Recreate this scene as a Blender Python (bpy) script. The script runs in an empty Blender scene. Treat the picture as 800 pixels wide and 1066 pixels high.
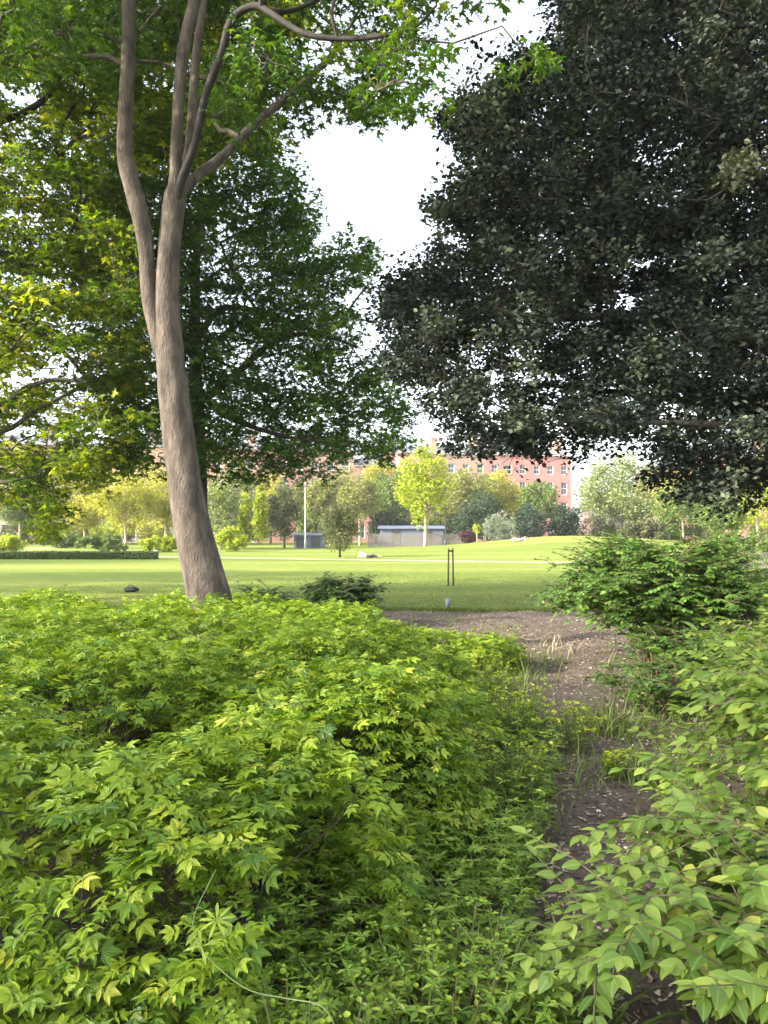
import bpy, math, random
import numpy as np
from mathutils import Vector, Matrix

R_ = math.radians
sc = bpy.context.scene
col = sc.collection
EYE = 1.6
HOR = 554.0          # row of the horizon in the 800 px wide photograph

# ------------------------------------------------------------------ camera
cam_d = bpy.data.cameras.new('camera')
cam_d.sensor_fit = 'HORIZONTAL'
cam_d.sensor_width = 36
cam_d.lens = 36
cam_d.shift_y = (HOR - 533) / 800
cam_d.clip_start = 0.05
cam_d.clip_end = 3000
cam = bpy.data.objects.new('camera', cam_d)
cam.location = (0, 0, EYE)
cam.rotation_euler = (R_(90), 0, 0)
col.objects.link(cam)
sc.camera = cam

# ------------------------------------------------------------------ light
SUN_AZ = R_(246)      # compass style: clockwise from +Y; left and a little behind the camera
SUN_EL = R_(27)
w = bpy.data.worlds.new('World'); sc.world = w
w.use_nodes = True
nt = w.node_tree
for n in list(nt.nodes): nt.nodes.remove(n)
sky = nt.nodes.new('ShaderNodeTexSky'); sky.sky_type = 'NISHITA'; sky.sun_disc = False
sky.sun_elevation = SUN_EL; sky.sun_rotation = SUN_AZ
sky.air_density = 1.0; sky.dust_density = 3.0; sky.ozone_density = 1.0
bg = nt.nodes.new('ShaderNodeBackground'); bg.inputs[1].default_value = 0.15
wo = nt.nodes.new('ShaderNodeOutputWorld')
hs = nt.nodes.new('ShaderNodeHueSaturation'); hs.inputs['Saturation'].default_value = .38; hs.inputs['Value'].default_value = 1.0   # sky colour desaturated to neutralise its blue light
nt.links.new(sky.outputs[0], hs.inputs['Color']); nt.links.new(hs.outputs[0], bg.inputs[0]); nt.links.new(bg.outputs[0], wo.inputs[0])
sd = bpy.data.lights.new('sun', 'SUN'); sd.energy = 2.3; sd.angle = R_(1.5); sd.color = (1.0, .90, .74)
sun = bpy.data.objects.new('sun', sd)
tosun = Vector((math.sin(SUN_AZ) * math.cos(SUN_EL), math.cos(SUN_AZ) * math.cos(SUN_EL), math.sin(SUN_EL)))
sun.rotation_euler = tosun.to_track_quat('Z', 'Y').to_euler()
sun.location = (-20, -20, 40)
col.objects.link(sun)
sc.view_settings.view_transform = 'Standard'
sc.view_settings.look = 'None'
sc.view_settings.gamma = 1
sc.view_settings.use_curve_mapping = False
sc.view_settings.exposure = 2.42
try:
    sc.cycles.max_bounces = 7; sc.cycles.diffuse_bounces = 4; sc.cycles.transmission_bounces = 4
    sc.cycles.glossy_bounces = 2
    sc.cycles.use_denoising = True
except Exception: pass

# ------------------------------------------------------------------ helpers
def P(px, py, d):
    """point seen at photo pixel (px,py) at distance d"""
    return np.array([(px - 400) / 800 * d, d, EYE - (py - HOR) / 800 * d])

def tag(o, label=None, cat=None, group=None, kind=None):
    if label: o['label'] = label
    if cat: o['category'] = cat
    if group: o['group'] = group
    if kind: o['kind'] = kind
    return o

def thing(name, label, cat, loc=(0, 0, 0), group=None):
    o = bpy.data.objects.new(name, None); o.empty_display_size = .3
    col.objects.link(o); o.location = loc
    return tag(o, label, cat, group)

def link(name, me, mat=None, parent=None):
    o = bpy.data.objects.new(name, me); col.objects.link(o)
    if mat is not None and not me.materials: me.materials.append(mat)
    if parent is not None: o.parent = parent
    return o

def raw_mesh(name, V, loops, starts, smooth=False):
    me = bpy.data.meshes.new(name)
    me.vertices.add(len(V)); me.vertices.foreach_set('co', np.ascontiguousarray(V, dtype=np.float32).ravel())
    me.loops.add(len(loops)); me.loops.foreach_set('vertex_index', np.ascontiguousarray(loops, dtype=np.int32))
    me.polygons.add(len(starts)); me.polygons.foreach_set('loop_start', np.ascontiguousarray(starts, dtype=np.int32))
    me.polygons.foreach_set('use_smooth', np.full(len(starts), smooth, dtype=bool))
    me.update(calc_edges=True)
    return me

class MB:
    """collects boxes, tubes and faces into one mesh"""
    def __init__(s): s.V = []; s.F = []; s.n = 0
    def add(s, V, F):
        V = np.asarray(V, float); s.V.append(V); s.F += [[i + s.n for i in f] for f in F]; s.n += len(V)
    def box(s, c, d, rz=0):
        x, y, z = [k / 2 for k in d]
        V = np.array([[-x,-y,-z],[x,-y,-z],[x,y,-z],[-x,y,-z],[-x,-y,z],[x,-y,z],[x,y,z],[-x,y,z]])
        if rz:
            ca, sa = math.cos(rz), math.sin(rz); V = V @ np.array([[ca, sa, 0], [-sa, ca, 0], [0, 0, 1]])
        s.add(V + np.array(c), [[0,3,2,1],[4,5,6,7],[0,1,5,4],[1,2,6,5],[2,3,7,6],[3,0,4,7]])
    def tube(s, pts, rad, sides=8, cap=True):
        pts = np.asarray(pts, float); m = len(pts)
        rad = np.broadcast_to(np.asarray(rad, float), (m,))
        t = np.gradient(pts, axis=0); t /= np.linalg.norm(t, axis=1)[:, None] + 1e-9
        ref = np.array([0, 0, 1.0]) if abs(t[0][2]) < .8 else np.array([0, 1.0, 0])
        a = np.cross(t, ref); a /= np.linalg.norm(a, axis=1)[:, None] + 1e-9
        b = np.cross(t, a)
        an = np.arange(sides) / sides * 2 * math.pi
        V = pts[:, None] + rad[:, None, None] * (a[:, None] * np.cos(an)[None, :, None] + b[:, None] * np.sin(an)[None, :, None])
        F = []
        for i in range(m - 1):
            for j in range(sides):
                k = (j + 1) % sides
                F.append([i*sides+j, (i+1)*sides+j, (i+1)*sides+k, i*sides+k])
        if cap: F.append(list(range(sides))); F.append([(m-1)*sides+j for j in range(sides)][::-1])
        s.add(V.reshape(-1, 3), F)
    def build(s, name, mat, parent=None, smooth=False):
        V = np.concatenate(s.V)
        ln = np.array([len(f) for f in s.F]); st = np.concatenate([[0], np.cumsum(ln)[:-1]])
        me = raw_mesh(name, V, np.concatenate([np.array(f) for f in s.F]), st, smooth)
        return link(name, me, mat, parent)

def frames(ydir, up):
    y = ydir / (np.linalg.norm(ydir, axis=1)[:, None] + 1e-9)
    x = np.cross(y, up); x /= np.linalg.norm(x, axis=1)[:, None] + 1e-9
    z = np.cross(x, y)
    return np.stack([x, y, z], axis=2)

class Tmpl:
    def __init__(s, V, F, edge=None):
        s.V = np.asarray(V, float); s.ln = np.array([len(f) for f in F]); s.L = np.concatenate([np.array(f) for f in F])
        s.edge = np.zeros(len(V)) if edge is None else np.asarray(edge, float)

def bulk(name, T, pos, R, s, mat, parent, rnd, smooth=False):
    N = len(pos); K = len(T.V)
    s = np.asarray(s, float)
    s3 = s[:, None] if s.ndim == 1 else s
    V = np.einsum('nij,nkj->nki', R, T.V[None] * s3[:, None, :]) + pos[:, None]
    loops = (T.L[None] + (np.arange(N) * K)[:, None]).ravel()
    ln = np.tile(T.ln, N); st = np.concatenate([[0], np.cumsum(ln)[:-1]])
    me = raw_mesh(name, V.reshape(-1, 3), loops, st, smooth)
    at = me.attributes.new('rnd', 'FLOAT', 'FACE'); at.data.foreach_set('value', np.repeat(rnd, len(T.ln)).astype(np.float32))
    ae = me.attributes.new('rim', 'FLOAT', 'POINT'); ae.data.foreach_set('value', np.tile(T.edge, N).astype(np.float32))
    return link(name, me, mat, parent)

def multi_bulk(name, parts, mat, parent):
    """several (T,pos,R,s,rnd) lists joined in one mesh"""
    VV = []; LL = []; NN = []; RR = []; EE = []; off = 0
    for (T, pos, R, s, rnd) in parts:
        N = len(pos)
        if N == 0: continue
        K = len(T.V); s = np.asarray(s, float); s3 = s[:, None] if s.ndim == 1 else s
        V = np.einsum('nij,nkj->nki', R, T.V[None] * s3[:, None, :]) + pos[:, None]
        VV.append(V.reshape(-1, 3)); LL.append((T.L[None] + (np.arange(N) * K)[:, None]).ravel() + off)
        NN.append(np.tile(T.ln, N)); RR.append(np.repeat(rnd, len(T.ln))); EE.append(np.tile(T.edge, N)); off += N * K
    ln = np.concatenate(NN); st = np.concatenate([[0], np.cumsum(ln)[:-1]])
    me = raw_mesh(name, np.concatenate(VV), np.concatenate(LL), st)
    me.attributes.new('rnd', 'FLOAT', 'FACE').data.foreach_set('value', np.concatenate(RR).astype(np.float32))
    me.attributes.new('rim', 'FLOAT', 'POINT').data.foreach_set('value', np.concatenate(EE).astype(np.float32))
    return link(name, me, mat, parent)

# ------------------------------------------------------------------ materials
def newmat(name):
    m = bpy.data.materials.new(name); m.use_nodes = True
    t = m.node_tree
    for n in list(t.nodes): t.nodes.remove(n)
    o = t.nodes.new('ShaderNodeOutputMaterial')
    return m, t, o

def ramp(t, cols, fac):
    r = t.nodes.new('ShaderNodeValToRGB')
    e = r.color_ramp.elements
    while len(e) < len(cols): e.new(0.5)
    for i, (p, c) in enumerate(cols): e[i].position = p; e[i].color = (*c, 1)
    t.links.new(fac, r.inputs[0]); return r

def leafmat(name, cols, rough=.5, trans=.35, tc=(1.25, 1.35, .45), rim=None, spec=.4):
    m, t, o = newmat(name)
    a = t.nodes.new('ShaderNodeAttribute'); a.attribute_name = 'rnd'
    r = ramp(t, cols, a.outputs['Fac'])
    c = r.outputs[0]
    if rim is not None:
        e = t.nodes.new('ShaderNodeAttribute'); e.attribute_name = 'rim'
        mr = t.nodes.new('ShaderNodeMapRange'); mr.inputs[1].default_value = 0; mr.inputs[2].default_value = .22
        mr.inputs[3].default_value = .45; mr.inputs[4].default_value = 0
        t.links.new(e.outputs['Fac'], mr.inputs[0])
        mx = t.nodes.new('ShaderNodeMix'); mx.data_type = 'RGBA'
        t.links.new(mr.outputs[0], mx.inputs[0]); t.links.new(c, mx.inputs[6]); mx.inputs[7].default_value = (*rim, 1)
        c = mx.outputs[2]
    p = t.nodes.new('ShaderNodeBsdfPrincipled'); p.inputs['Roughness'].default_value = rough
    p.inputs['Specular IOR Level'].default_value = spec
    t.links.new(c, p.inputs['Base Color'])
    if trans > 0:
        mu = t.nodes.new('ShaderNodeMix'); mu.data_type = 'RGBA'; mu.blend_type = 'MULTIPLY'; mu.inputs[0].default_value = 1
        mu.clamp_result = False
        t.links.new(c, mu.inputs[6]); mu.inputs[7].default_value = (*tc, 1)
        tr = t.nodes.new('ShaderNodeBsdfTranslucent'); t.links.new(mu.outputs[2], tr.inputs[0])
        ms = t.nodes.new('ShaderNodeMixShader'); ms.inputs[0].default_value = trans
        t.links.new(p.outputs[0], ms.inputs[1]); t.links.new(tr.outputs[0], ms.inputs[2])
        t.links.new(ms.outputs[0], o.inputs[0])
    else: t.links.new(p.outputs[0], o.inputs[0])
    return m

def noise(t, scale, detail=6, sc3=None, rough=.6):
    g = t.nodes.new('ShaderNodeNewGeometry')
    mp = t.nodes.new('ShaderNodeMapping')
    if sc3: mp.inputs['Scale'].default_value = sc3
    t.links.new(g.outputs['Position'], mp.inputs[0])
    n = t.nodes.new('ShaderNodeTexNoise'); n.inputs['Scale'].default_value = scale
    n.inputs['Detail'].default_value = detail; n.inputs['Roughness'].default_value = rough
    t.links.new(mp.outputs[0], n.inputs['Vector']); return n.outputs['Fac']

def solid(name, cols, scale=4, rough=.8, bump=0, bscale=30, sc3=None, bdist=.01, metal=0):
    m, t, o = newmat(name)
    f = noise(t, scale, 8, sc3)
    r = ramp(t, cols, f)
    p = t.nodes.new('ShaderNodeBsdfPrincipled'); p.inputs['Roughness'].default_value = rough; p.inputs['Metallic'].default_value = metal
    t.links.new(r.outputs[0], p.inputs['Base Color'])
    if bump:
        b = t.nodes.new('ShaderNodeBump'); b.inputs['Strength'].default_value = bump; b.inputs['Distance'].default_value = bdist
        t.links.new(noise(t, bscale, 8, sc3), b.inputs['Height']); t.links.new(b.outputs[0], p.inputs['Normal'])
    t.links.new(p.outputs[0], o.inputs[0]); return m

M = {}
M['bark'] = solid('grey brown bark', [(.28, (.025, .019, .015)), (.45, (.068, .052, .04)), (.6, (.115, .09, .07)), (.75, (.20, .165, .13))], 3.0, .92, 1.0, 16, (3, 3, 1.0), .03)
M['bark_dark'] = solid('dark bark', [(.3, (.025, .02, .017)), (.7, (.06, .05, .04))], 5, .9, .6, 14, (3, 3, .8), .02)
M['bark_side_limb'] = solid('dark brown bark of the side limb', [(.3, (.014, .010, .009)), (.7, (.035, .027, .022))], 4, .85, .6, 14, (3, 3, 1), .02)  # darker bark colour for the side limb of the leaning tree
M['bark_pale'] = solid('pale bark', [(.3, (.25, .19, .13)), (.7, (.42, .33, .23))], 5, .9)
M['twig'] = solid('green brown twig', [(.3, (.08, .06, .03)), (.7, (.15, .13, .06))], 9, .8)
M['stem_brown'] = solid('brown stem', [(.3, (.03, .02, .014)), (.7, (.07, .05, .035))], 9, .9)
M['maple'] = leafmat('maple leaf', [(0, (.03, .07, .012)), (.5, (.065, .135, .018)), (.85, (.12, .20, .02)), (1, (.2, .24, .03))], .45, .42)
M['maple_back'] = leafmat('deep green maple leaf', [(0, (.025, .065, .012)), (.6, (.06, .14, .02)), (1, (.12, .20, .022))], .45, .42)
M['left_leaf'] = leafmat('green leaf with backlit yellow', [(0, (.04, .08, .012)), (.4, (.10, .16, .018)), (.75, (.26, .30, .02)), (1, (.48, .44, .05))], .5, .55)  # yellow end of the ramp puts the backlit glow into the leaf colour
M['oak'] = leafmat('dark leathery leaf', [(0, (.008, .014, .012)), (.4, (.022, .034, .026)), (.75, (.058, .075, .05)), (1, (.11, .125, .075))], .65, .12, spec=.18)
M['shrub'] = leafmat('bright compound leaf', [(0, (.045, .11, .012)), (.3, (.13, .225, .016)), (.75, (.27, .36, .022)), (1, (.44, .46, .06))], .42, .35, rim=(.25, .34, .08))
M['dogwood'] = leafmat('light green oval leaf', [(0, (.07, .14, .025)), (.5, (.17, .26, .04)), (.85, (.29, .37, .07)), (1, (.42, .45, .08))], .42, .35, rim=(.32, .40, .14))
M['viburnum'] = leafmat('mid green oval leaf', [(0, (.035, .085, .018)), (.5, (.075, .155, .026)), (.9, (.15, .24, .05)), (1, (.28, .34, .1))], .35, .25)
M['darkshrub'] = leafmat('dark green shrub leaf', [(0, (.03, .07, .02)), (.6, (.06, .12, .035)), (1, (.10, .17, .05))], .45, .2)
M['weed'] = leafmat('weed leaf', [(0, (.07, .15, .02)), (.6, (.17, .27, .03)), (1, (.32, .39, .06))], .5, .35)
M['spurge'] = leafmat('yellow green bract', [(0, (.18, .27, .02)), (.6, (.32, .39, .025)), (1, (.50, .48, .04))], .5, .35)
M['spurge_lime'] = leafmat('lime green bract', [(0, (.12, .23, .02)), (.6, (.20, .31, .03)), (1, (.34, .42, .04))], .5, .35)
M['grass'] = leafmat('grass blade', [(0, (.07, .12, .02)), (.6, (.14, .21, .035)), (.9, (.26, .30, .09)), (1, (.42, .38, .2))], .5, .3)
M['dry'] = leafmat('dry straw', [(0, (.20, .16, .10)), (1, (.36, .31, .20))], .8, .1)
M['litter'] = leafmat('fallen bits of bark and leaf', [(0, (.04, .028, .022)), (.35, (.12, .085, .065)), (.6, (.27, .20, .15)), (.8, (.48, .40, .31)), (1, (.7, .65, .56))], .85, 0)
M['white_post'] = solid('white paint', [(.3, (.62, .62, .6)), (.7, (.78, .78, .76))], 8, .6)
M['hedge'] = leafmat('hedge leaf', [(0, (.04, .08, .02)), (1, (.09, .14, .03))], .6, .2)

def far_leaf(name, c0, c1, tr=.3):
    mid = tuple((a + b) / 2 for a, b in zip(c0, c1))
    return leafmat(name, [(0, c0), (.5, mid), (1, c1)], .6, tr)
FL = {
 'lime': far_leaf('lime foliage', (.18, .24, .012), (.42, .46, .02)),
 'gold': far_leaf('golden foliage', (.24, .24, .035), (.46, .44, .06)),
 'bronze': far_leaf('bronze foliage', (.13, .14, .035), (.26, .27, .07)),
 'green': far_leaf('fresh green foliage', (.06, .11, .025), (.17, .23, .05)),
 'olive': far_leaf('olive foliage', (.06, .075, .03), (.15, .16, .06)),
 'dark': far_leaf('dark foliage', (.015, .04, .02), (.045, .085, .035)),
 'pale': far_leaf('pale green foliage', (.13, .17, .06), (.26, .30, .11)),
 'white': far_leaf('white blossom', (.16, .22, .13), (.62, .62, .55)),
 'pink': far_leaf('pale pink blossom', (.25, .2, .2), (.65, .5, .55)),
 'purple': far_leaf('purple foliage', (.05, .015, .025), (.12, .04, .05)),
 'teal': far_leaf('blue green foliage', (.02, .05, .035), (.06, .10, .06)),
}

# ------------------------------------------------------------------ ground
def gz(x, y):
    x = np.asarray(x, float); y = np.asarray(y, float)
    m = 1.15 * np.exp(-((x - 17) / 9.5) ** 2 - ((y - 74) / 13) ** 2)
    m = m + .5 * np.exp(-((x - 30) / 10) ** 2 - ((y - 74) / 13) ** 2)
    m = m + .6 * np.exp(-((x + 48) / 9) ** 2 - ((y - 66) / 8) ** 2)
    return m

def grid_mesh(name, xs, ys, zf, mat, keep=None):
    X, Y = np.meshgrid(xs, ys); Z = zf(X, Y)
    V = np.stack([X, Y, Z], -1).reshape(-1, 3); nx = len(xs)
    i, j = np.meshgrid(np.arange(nx - 1), np.arange(len(ys) - 1)); a = (j * nx + i).ravel()
    if keep is not None:
        cx = (X[:-1, :-1] + X[1:, 1:]).ravel() / 2; cy = (Y[:-1, :-1] + Y[1:, 1:]).ravel() / 2
        a = a[keep(cx, cy)]
    L = np.stack([a, a + 1, a + nx + 1, a + nx], 1).ravel()
    me = raw_mesh(name, V, L, np.arange(len(a)) * 4, True)
    return link(name, me, mat)

def lawn_material():
    m, t, o = newmat('mown lawn')
    f1 = noise(t, .12, 4, (.25, 1.6, 1)); f2 = noise(t, 2.5, 8); f3 = noise(t, 40, 6)
    r1 = ramp(t, [(.3, (.11, .155, .026)), (.5, (.155, .195, .035)), (.7, (.235, .255, .06))], f1)
    r2 = ramp(t, [(.3, (.75, .78, .7)), (.7, (1.2, 1.18, 1.15))], f2)
    mu = t.nodes.new('ShaderNodeMix'); mu.data_type = 'RGBA'; mu.blend_type = 'MULTIPLY'; mu.inputs[0].default_value = 1
    t.links.new(r1.outputs[0], mu.inputs[6]); t.links.new(r2.outputs[0], mu.inputs[7])
    p = t.nodes.new('ShaderNodeBsdfPrincipled'); p.inputs['Roughness'].default_value = .9; p.inputs['Specular IOR Level'].default_value = .1
    t.links.new(mu.outputs[2], p.inputs['Base Color'])
    b = t.nodes.new('ShaderNodeBump'); b.inputs['Strength'].default_value = .7; b.inputs['Distance'].default_value = .03
    t.links.new(f3, b.inputs['Height']); t.links.new(b.outputs[0], p.inputs['Normal'])
    t.links.new(p.outputs[0], o.inputs[0]); return m

def soil_material():
    m, t, o = newmat('bark mulch soil')
    f1 = noise(t, 1.2, 5); f2 = noise(t, 26, 12, None, .85); f3 = noise(t, 90, 6)
    r1 = ramp(t, [(.3, (.06, .045, .034)), (.5, (.12, .092, .07)), (.62, (.20, .16, .125)), (.78, (.42, .35, .28))], f2)
    r2 = ramp(t, [(.3, (.75, .75, .75)), (.7, (1.2, 1.15, 1.15))], f1)
    mu = t.nodes.new('ShaderNodeMix'); mu.data_type = 'RGBA'; mu.blend_type = 'MULTIPLY'; mu.inputs[0].default_value = 1
    t.links.new(r1.outputs[0], mu.inputs[6]); t.links.new(r2.outputs[0], mu.inputs[7])
    p = t.nodes.new('ShaderNodeBsdfPrincipled'); p.inputs['Roughness'].default_value = .95
    t.links.new(mu.outputs[2], p.inputs['Base Color'])
    b = t.nodes.new('ShaderNodeBump'); b.inputs['Strength'].default_value = 1; b.inputs['Distance'].default_value = .02
    t.links.new(f2, b.inputs['Height']); t.links.new(b.outputs[0], p.inputs['Normal'])
    t.links.new(p.outputs[0], o.inputs[0]); return m

xs = np.concatenate([[-900, -500, -250, -120], np.arange(-80, 81, 2.0), [120, 250, 500, 900]])
ys = np.concatenate([[-200, -100, -50], np.arange(-20, 131, 2.0), [160, 250, 500, 1500]])
lawn = grid_mesh('lawn', xs, ys, gz, lawn_material()); tag(lawn, kind='structure')

def edge_y(x):
    x = np.asarray(x, float)
    return np.where(x > -1, 15.3, 15.3 + (x + 1) * .75) + .12 * np.sin(x * 2.1) + .07 * np.sin(x * 5.3)
def soil_z(x, y):
    return .008 + .02 * (np.sin(x * 3.1 + y * 1.7) * np.sin(y * 2.3 - x) + 1) + .012 * (np.sin(x * 9 + 1) * np.sin(y * 11) + 1)
soil = grid_mesh('planting_bed_soil', np.arange(-9, 14.01, .1), np.arange(-5, 15.9, .1),
                 lambda X, Y: np.where(Y > edge_y(X) - .15, .006, soil_z(X, Y)), soil_material(), keep=lambda x, y: y < edge_y(x))
tag(soil, kind='structure')

def strip(name, pts_a, pts_b, z, mat):
    mb = MB(); n = len(pts_a)
    V = [(*p, gz(p[0], p[1]) + z) for p in pts_a] + [(*p, gz(p[0], p[1]) + z) for p in pts_b]
    mb.add(V, [[i, i + 1, n + i + 1, n + i] for i in range(n - 1)])
    o = mb.build(name, mat); return tag(o, kind='structure')
M['gravel'] = solid('pale gravel', [(.3, (.19, .19, .10)), (.7, (.29, .27, .17))], 20, .9)
pth = np.linspace(-60, 60, 61)
pc = lambda x: 43.5 - .38 * x + .004 * x * x
strip('gravel_path', [(x, pc(x) - 1.0) for x in pth], [(x, pc(x) + 1.0) for x in pth], .012, M['gravel'])
strip('side_path', [(-34, 52), (-28, 55)], [(-40, 78), (-33, 80)], .014, M['gravel'])

# ------------------------------------------------------------------ leaf templates
def ovate(n=4, wd=.5, droop=.12, fold=.06, teeth=False):
    """leaf of unit length along +y, two halves joined on the midrib"""
    ts = np.linspace(0, 1, n + 2)
    V = []; E = []
    for t in ts: V.append((0, t, -droop * t * t)); E.append(0)
    L = []; Rr = []
    prof = lambda t: wd / 2 * (math.sin(math.pi * t ** .8) ** .9)
    tt = ts[1:-1]
    for i, t in enumerate(tt):
        wv = prof(t); 
        L.append(len(V)); V.append((-wv, t, -droop * t * t + fold)); E.append(1)
        Rr.append(len(V)); V.append((wv, t, -droop * t * t + fold)); E.append(1)
    F = []
    k = n
    F.append([0, Rr[0], 1]); F.append([0, 1, L[0]])
    for i in range(k - 1):
        F.append([i + 1, Rr[i], Rr[i + 1], i + 2]); F.append([i + 1, i + 2, L[i + 1], L[i]])
    F.append([k, Rr[-1], k + 1]); F.append([k, k + 1, L[-1]])
    return V, F, E

T_oval = Tmpl(*ovate(4, .60, .22, .05))
T_oval_s = Tmpl(*ovate(2, .62, .15, .05))
T_thin = Tmpl([(0, 0, 0), (.17, .45, .04), (0, 1, -.08), (-.17, .45, .04)], [[0, 1, 2], [0, 2, 3]], [0, 1, 0, 1])
T_fat = Tmpl([(0, 0, 0), (.32, .45, .05), (0, 1, -.1), (-.32, .45, .05)], [[0, 1, 2], [0, 2, 3]], [0, 1, 0, 1])

def palmate():
    V = [(0, 0, 0)]; E = [0]
    lobes = [(-128, .42), (-62, .72), (0, 1.0), (62, .72), (128, .42)]
    out = []
    for i, (a, r) in enumerate(lobes):
        a = math.radians(a)
        if i == 0: out.append((a - .35, .2, .02))
        out.append((a - .22, r * .62, .0)); out.append((a, r, -.14)); out.append((a + .22, r * .62, .0))
        if i < 4:
            b = math.radians((lobes[i][0] + lobes[i + 1][0]) / 2); out.append((b, .33, .03))
        else: out.append((a + .35, .2, .02))
    for (a, r, z) in out: V.append((math.sin(a) * r * .6, math.cos(a) * r * .6 + .3, z * .6)); E.append(1)
    n = len(out)
    F = []
    for i in range(1, n): F.append([0, i + 1, i])
    V[0] = (0, .3, .02)
    # leaf stalk
    k = len(V); V += [(-.012, .3, .02), (.012, .3, .02), (0, 0, .06)]; E += [0, 0, 0]; F.append([k, k + 1, k + 2])
    return Tmpl(V, F, E)
T_maple = palmate()

def compound(detail):
    """pinnate leaf of five toothed leaflets, unit length"""
    V = []; F = []; E = []
    def leaflet(bx, by, ang, L, wd):
        ca, sa = math.cos(ang), math.sin(ang)
        if detail:
            pr = [(0, 0, 0), (0, .5, -.03), (0, 1, -.14)]
            side = [(.22, .16), (.36, .30), (.34, .42), (.38, .50), (.24, .68), (.20, .78)]
            base = len(V)
            pts = [(0, 0, 0)] + [(x * wd, y, .05 - .12 * y * y) for x, y in side] + [(0, 1, -.16)] + [(-x * wd, y, .05 - .12 * y * y) for x, y in side[::-1]] + [(0, .5, -.03)]
            ee = [0] + [1] * 6 + [.2] + [1] * 6 + [0]
            for (x, y, z), e in zip(pts, ee):
                x, y, z = x * L, y * L, z * L
                V.append((bx + x * ca + y * sa, by - x * sa + y * ca, z + .0)); E.append(e)
            n = len(pts); m = base + n - 1
            F.append([base] + [base + 1 + i for i in range(6)] + [base + 7, m])
            F.append([base, m, base + 7] + [base + 8 + i for i in range(6)])
        else:
            base = len(V)
            for x, y, z in [(0, 0, 0), (.42 * wd, .42, .04), (0, 1, -.12), (-.42 * wd, .42, .04)]:
                x, y, z = x * L, y * L, z * L
                V.append((bx + x * ca + y * sa, by - x * sa + y * ca, z)); E.append(0 if x == 0 else 1)
            F.append([base, base + 1, base + 2]); F.append([base, base + 2, base + 3])
    leaflet(0, .42, 0, .60, .66)
    leaflet(0, .42, .92, .54, .60); leaflet(0, .42, -.92, .54, .60)
    leaflet(0, .18, 1.3, .44, .56); leaflet(0, .18, -1.3, .44, .56)
    k = len(V); V.extend([(-.012, 0, 0), (.012, 0, 0), (0, .5, 0)]); E.extend([0, 0, 0]); F.append([k, k + 1, k + 2])
    return Tmpl(V, F, E)
T_comp = compound(True); T_comp_s = compound(False)

def blade(n=5, bend=.9, wd=.03):
    V = []; F = []
    for i in range(n + 1):
        t = i / n; a = bend * t * 1.4
        y = t * math.sin(a) * .8; z = t * math.cos(a * .75)
        ww = wd * (1 - t ** 2) / 2
        V += [(-ww, y, z), (ww, y, z)]
    for i in range(n): F.append([2*i, 2*i+1, 2*i+3, 2*i+2])
    return Tmpl(V, F)
T_blades = [blade(5, .5, .03), blade(5, 1.0, .03), blade(6, 1.5, .03)]
T_blade_far = blade(2, .6, .06)

def disc(n=6):
    V = [(0, 0, 0)] + [(math.cos(i * 2 * math.pi / n) * .5, math.sin(i * 2 * math.pi / n) * .5, .12) for i in range(n)]
    return Tmpl(V, [[0, 1 + i, 1 + (i + 1) % n] for i in range(n)])
T_disc = disc()

def rand_dirs(rng, n):
    v = rng.normal(size=(n, 3)); return v / np.linalg.norm(v, axis=1)[:, None]
def leaf_frames(rng, n, tilt=.5, droop=.2, ydir=None):
    """leaf axis roughly horizontal, blade roughly facing up"""
    if ydir is None:
        a = rng.uniform(0, 2 * math.pi, n); ydir = np.stack([np.cos(a), np.sin(a), rng.normal(-droop, tilt * .6, n)], 1)
    up = np.array([0, 0, 1.0]) + rng.normal(size=(n, 3)) * tilt
    return frames(ydir, up)

# ------------------------------------------------------------------ big trees
def in_poly(px, py, poly):
    poly = np.asarray(poly, float); inside = np.zeros(len(px), bool); j = len(poly) - 1
    for i in range(len(poly)):
        xi, yi = poly[i]; xj, yj = poly[j]
        c = ((yi > py) != (yj > py)) & (px < (xj - xi) * (py - yi) / (yj - yi + 1e-9) + xi)
        inside ^= c; j = i
    return inside

def sample_clumps(rng, poly, d0, d1, n, mind, holes=(), power=1.0, keepf=None):
    poly = np.asarray(poly, float)
    lo = poly.min(0); hi = poly.max(0); out = []
    grid = {}
    tries = 0
    while len(out) < n and tries < 60:
        tries += 1
        m = 4000
        px = rng.uniform(lo[0], hi[0], m); py = rng.uniform(lo[1], hi[1], m)
        ok = in_poly(px, py, poly)
        for h in holes:
            ok &= (((px - h[0]) / h[2]) ** 2 + ((py - h[1]) / h[3]) ** 2) > 1
        px = px[ok]; py = py[ok]
        d = d0 + (d1 - d0) * rng.uniform(0, 1, len(px)) ** power
        X = (px - 400) / 800 * d; Z = EYE - (py - HOR) / 800 * d
        for p in zip(X, d, Z):
            if keepf is not None and not keepf(*p): continue
            k = tuple(int(math.floor(c / mind)) for c in p); bad = False
            for a in (-1, 0, 1):
                for b in (-1, 0, 1):
                    for c in (-1, 0, 1):
                        for q in grid.get((k[0]+a, k[1]+b, k[2]+c), ()):
                            if (q[0]-p[0])**2 + (q[1]-p[1])**2 + (q[2]-p[2])**2 < mind * mind: bad = True
            if bad: continue
            grid.setdefault(k, []).append(p); out.append(p)
            if len(out) >= n: break
    print('clumps', len(out), 'of', n)
    return np.array(out)

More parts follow.
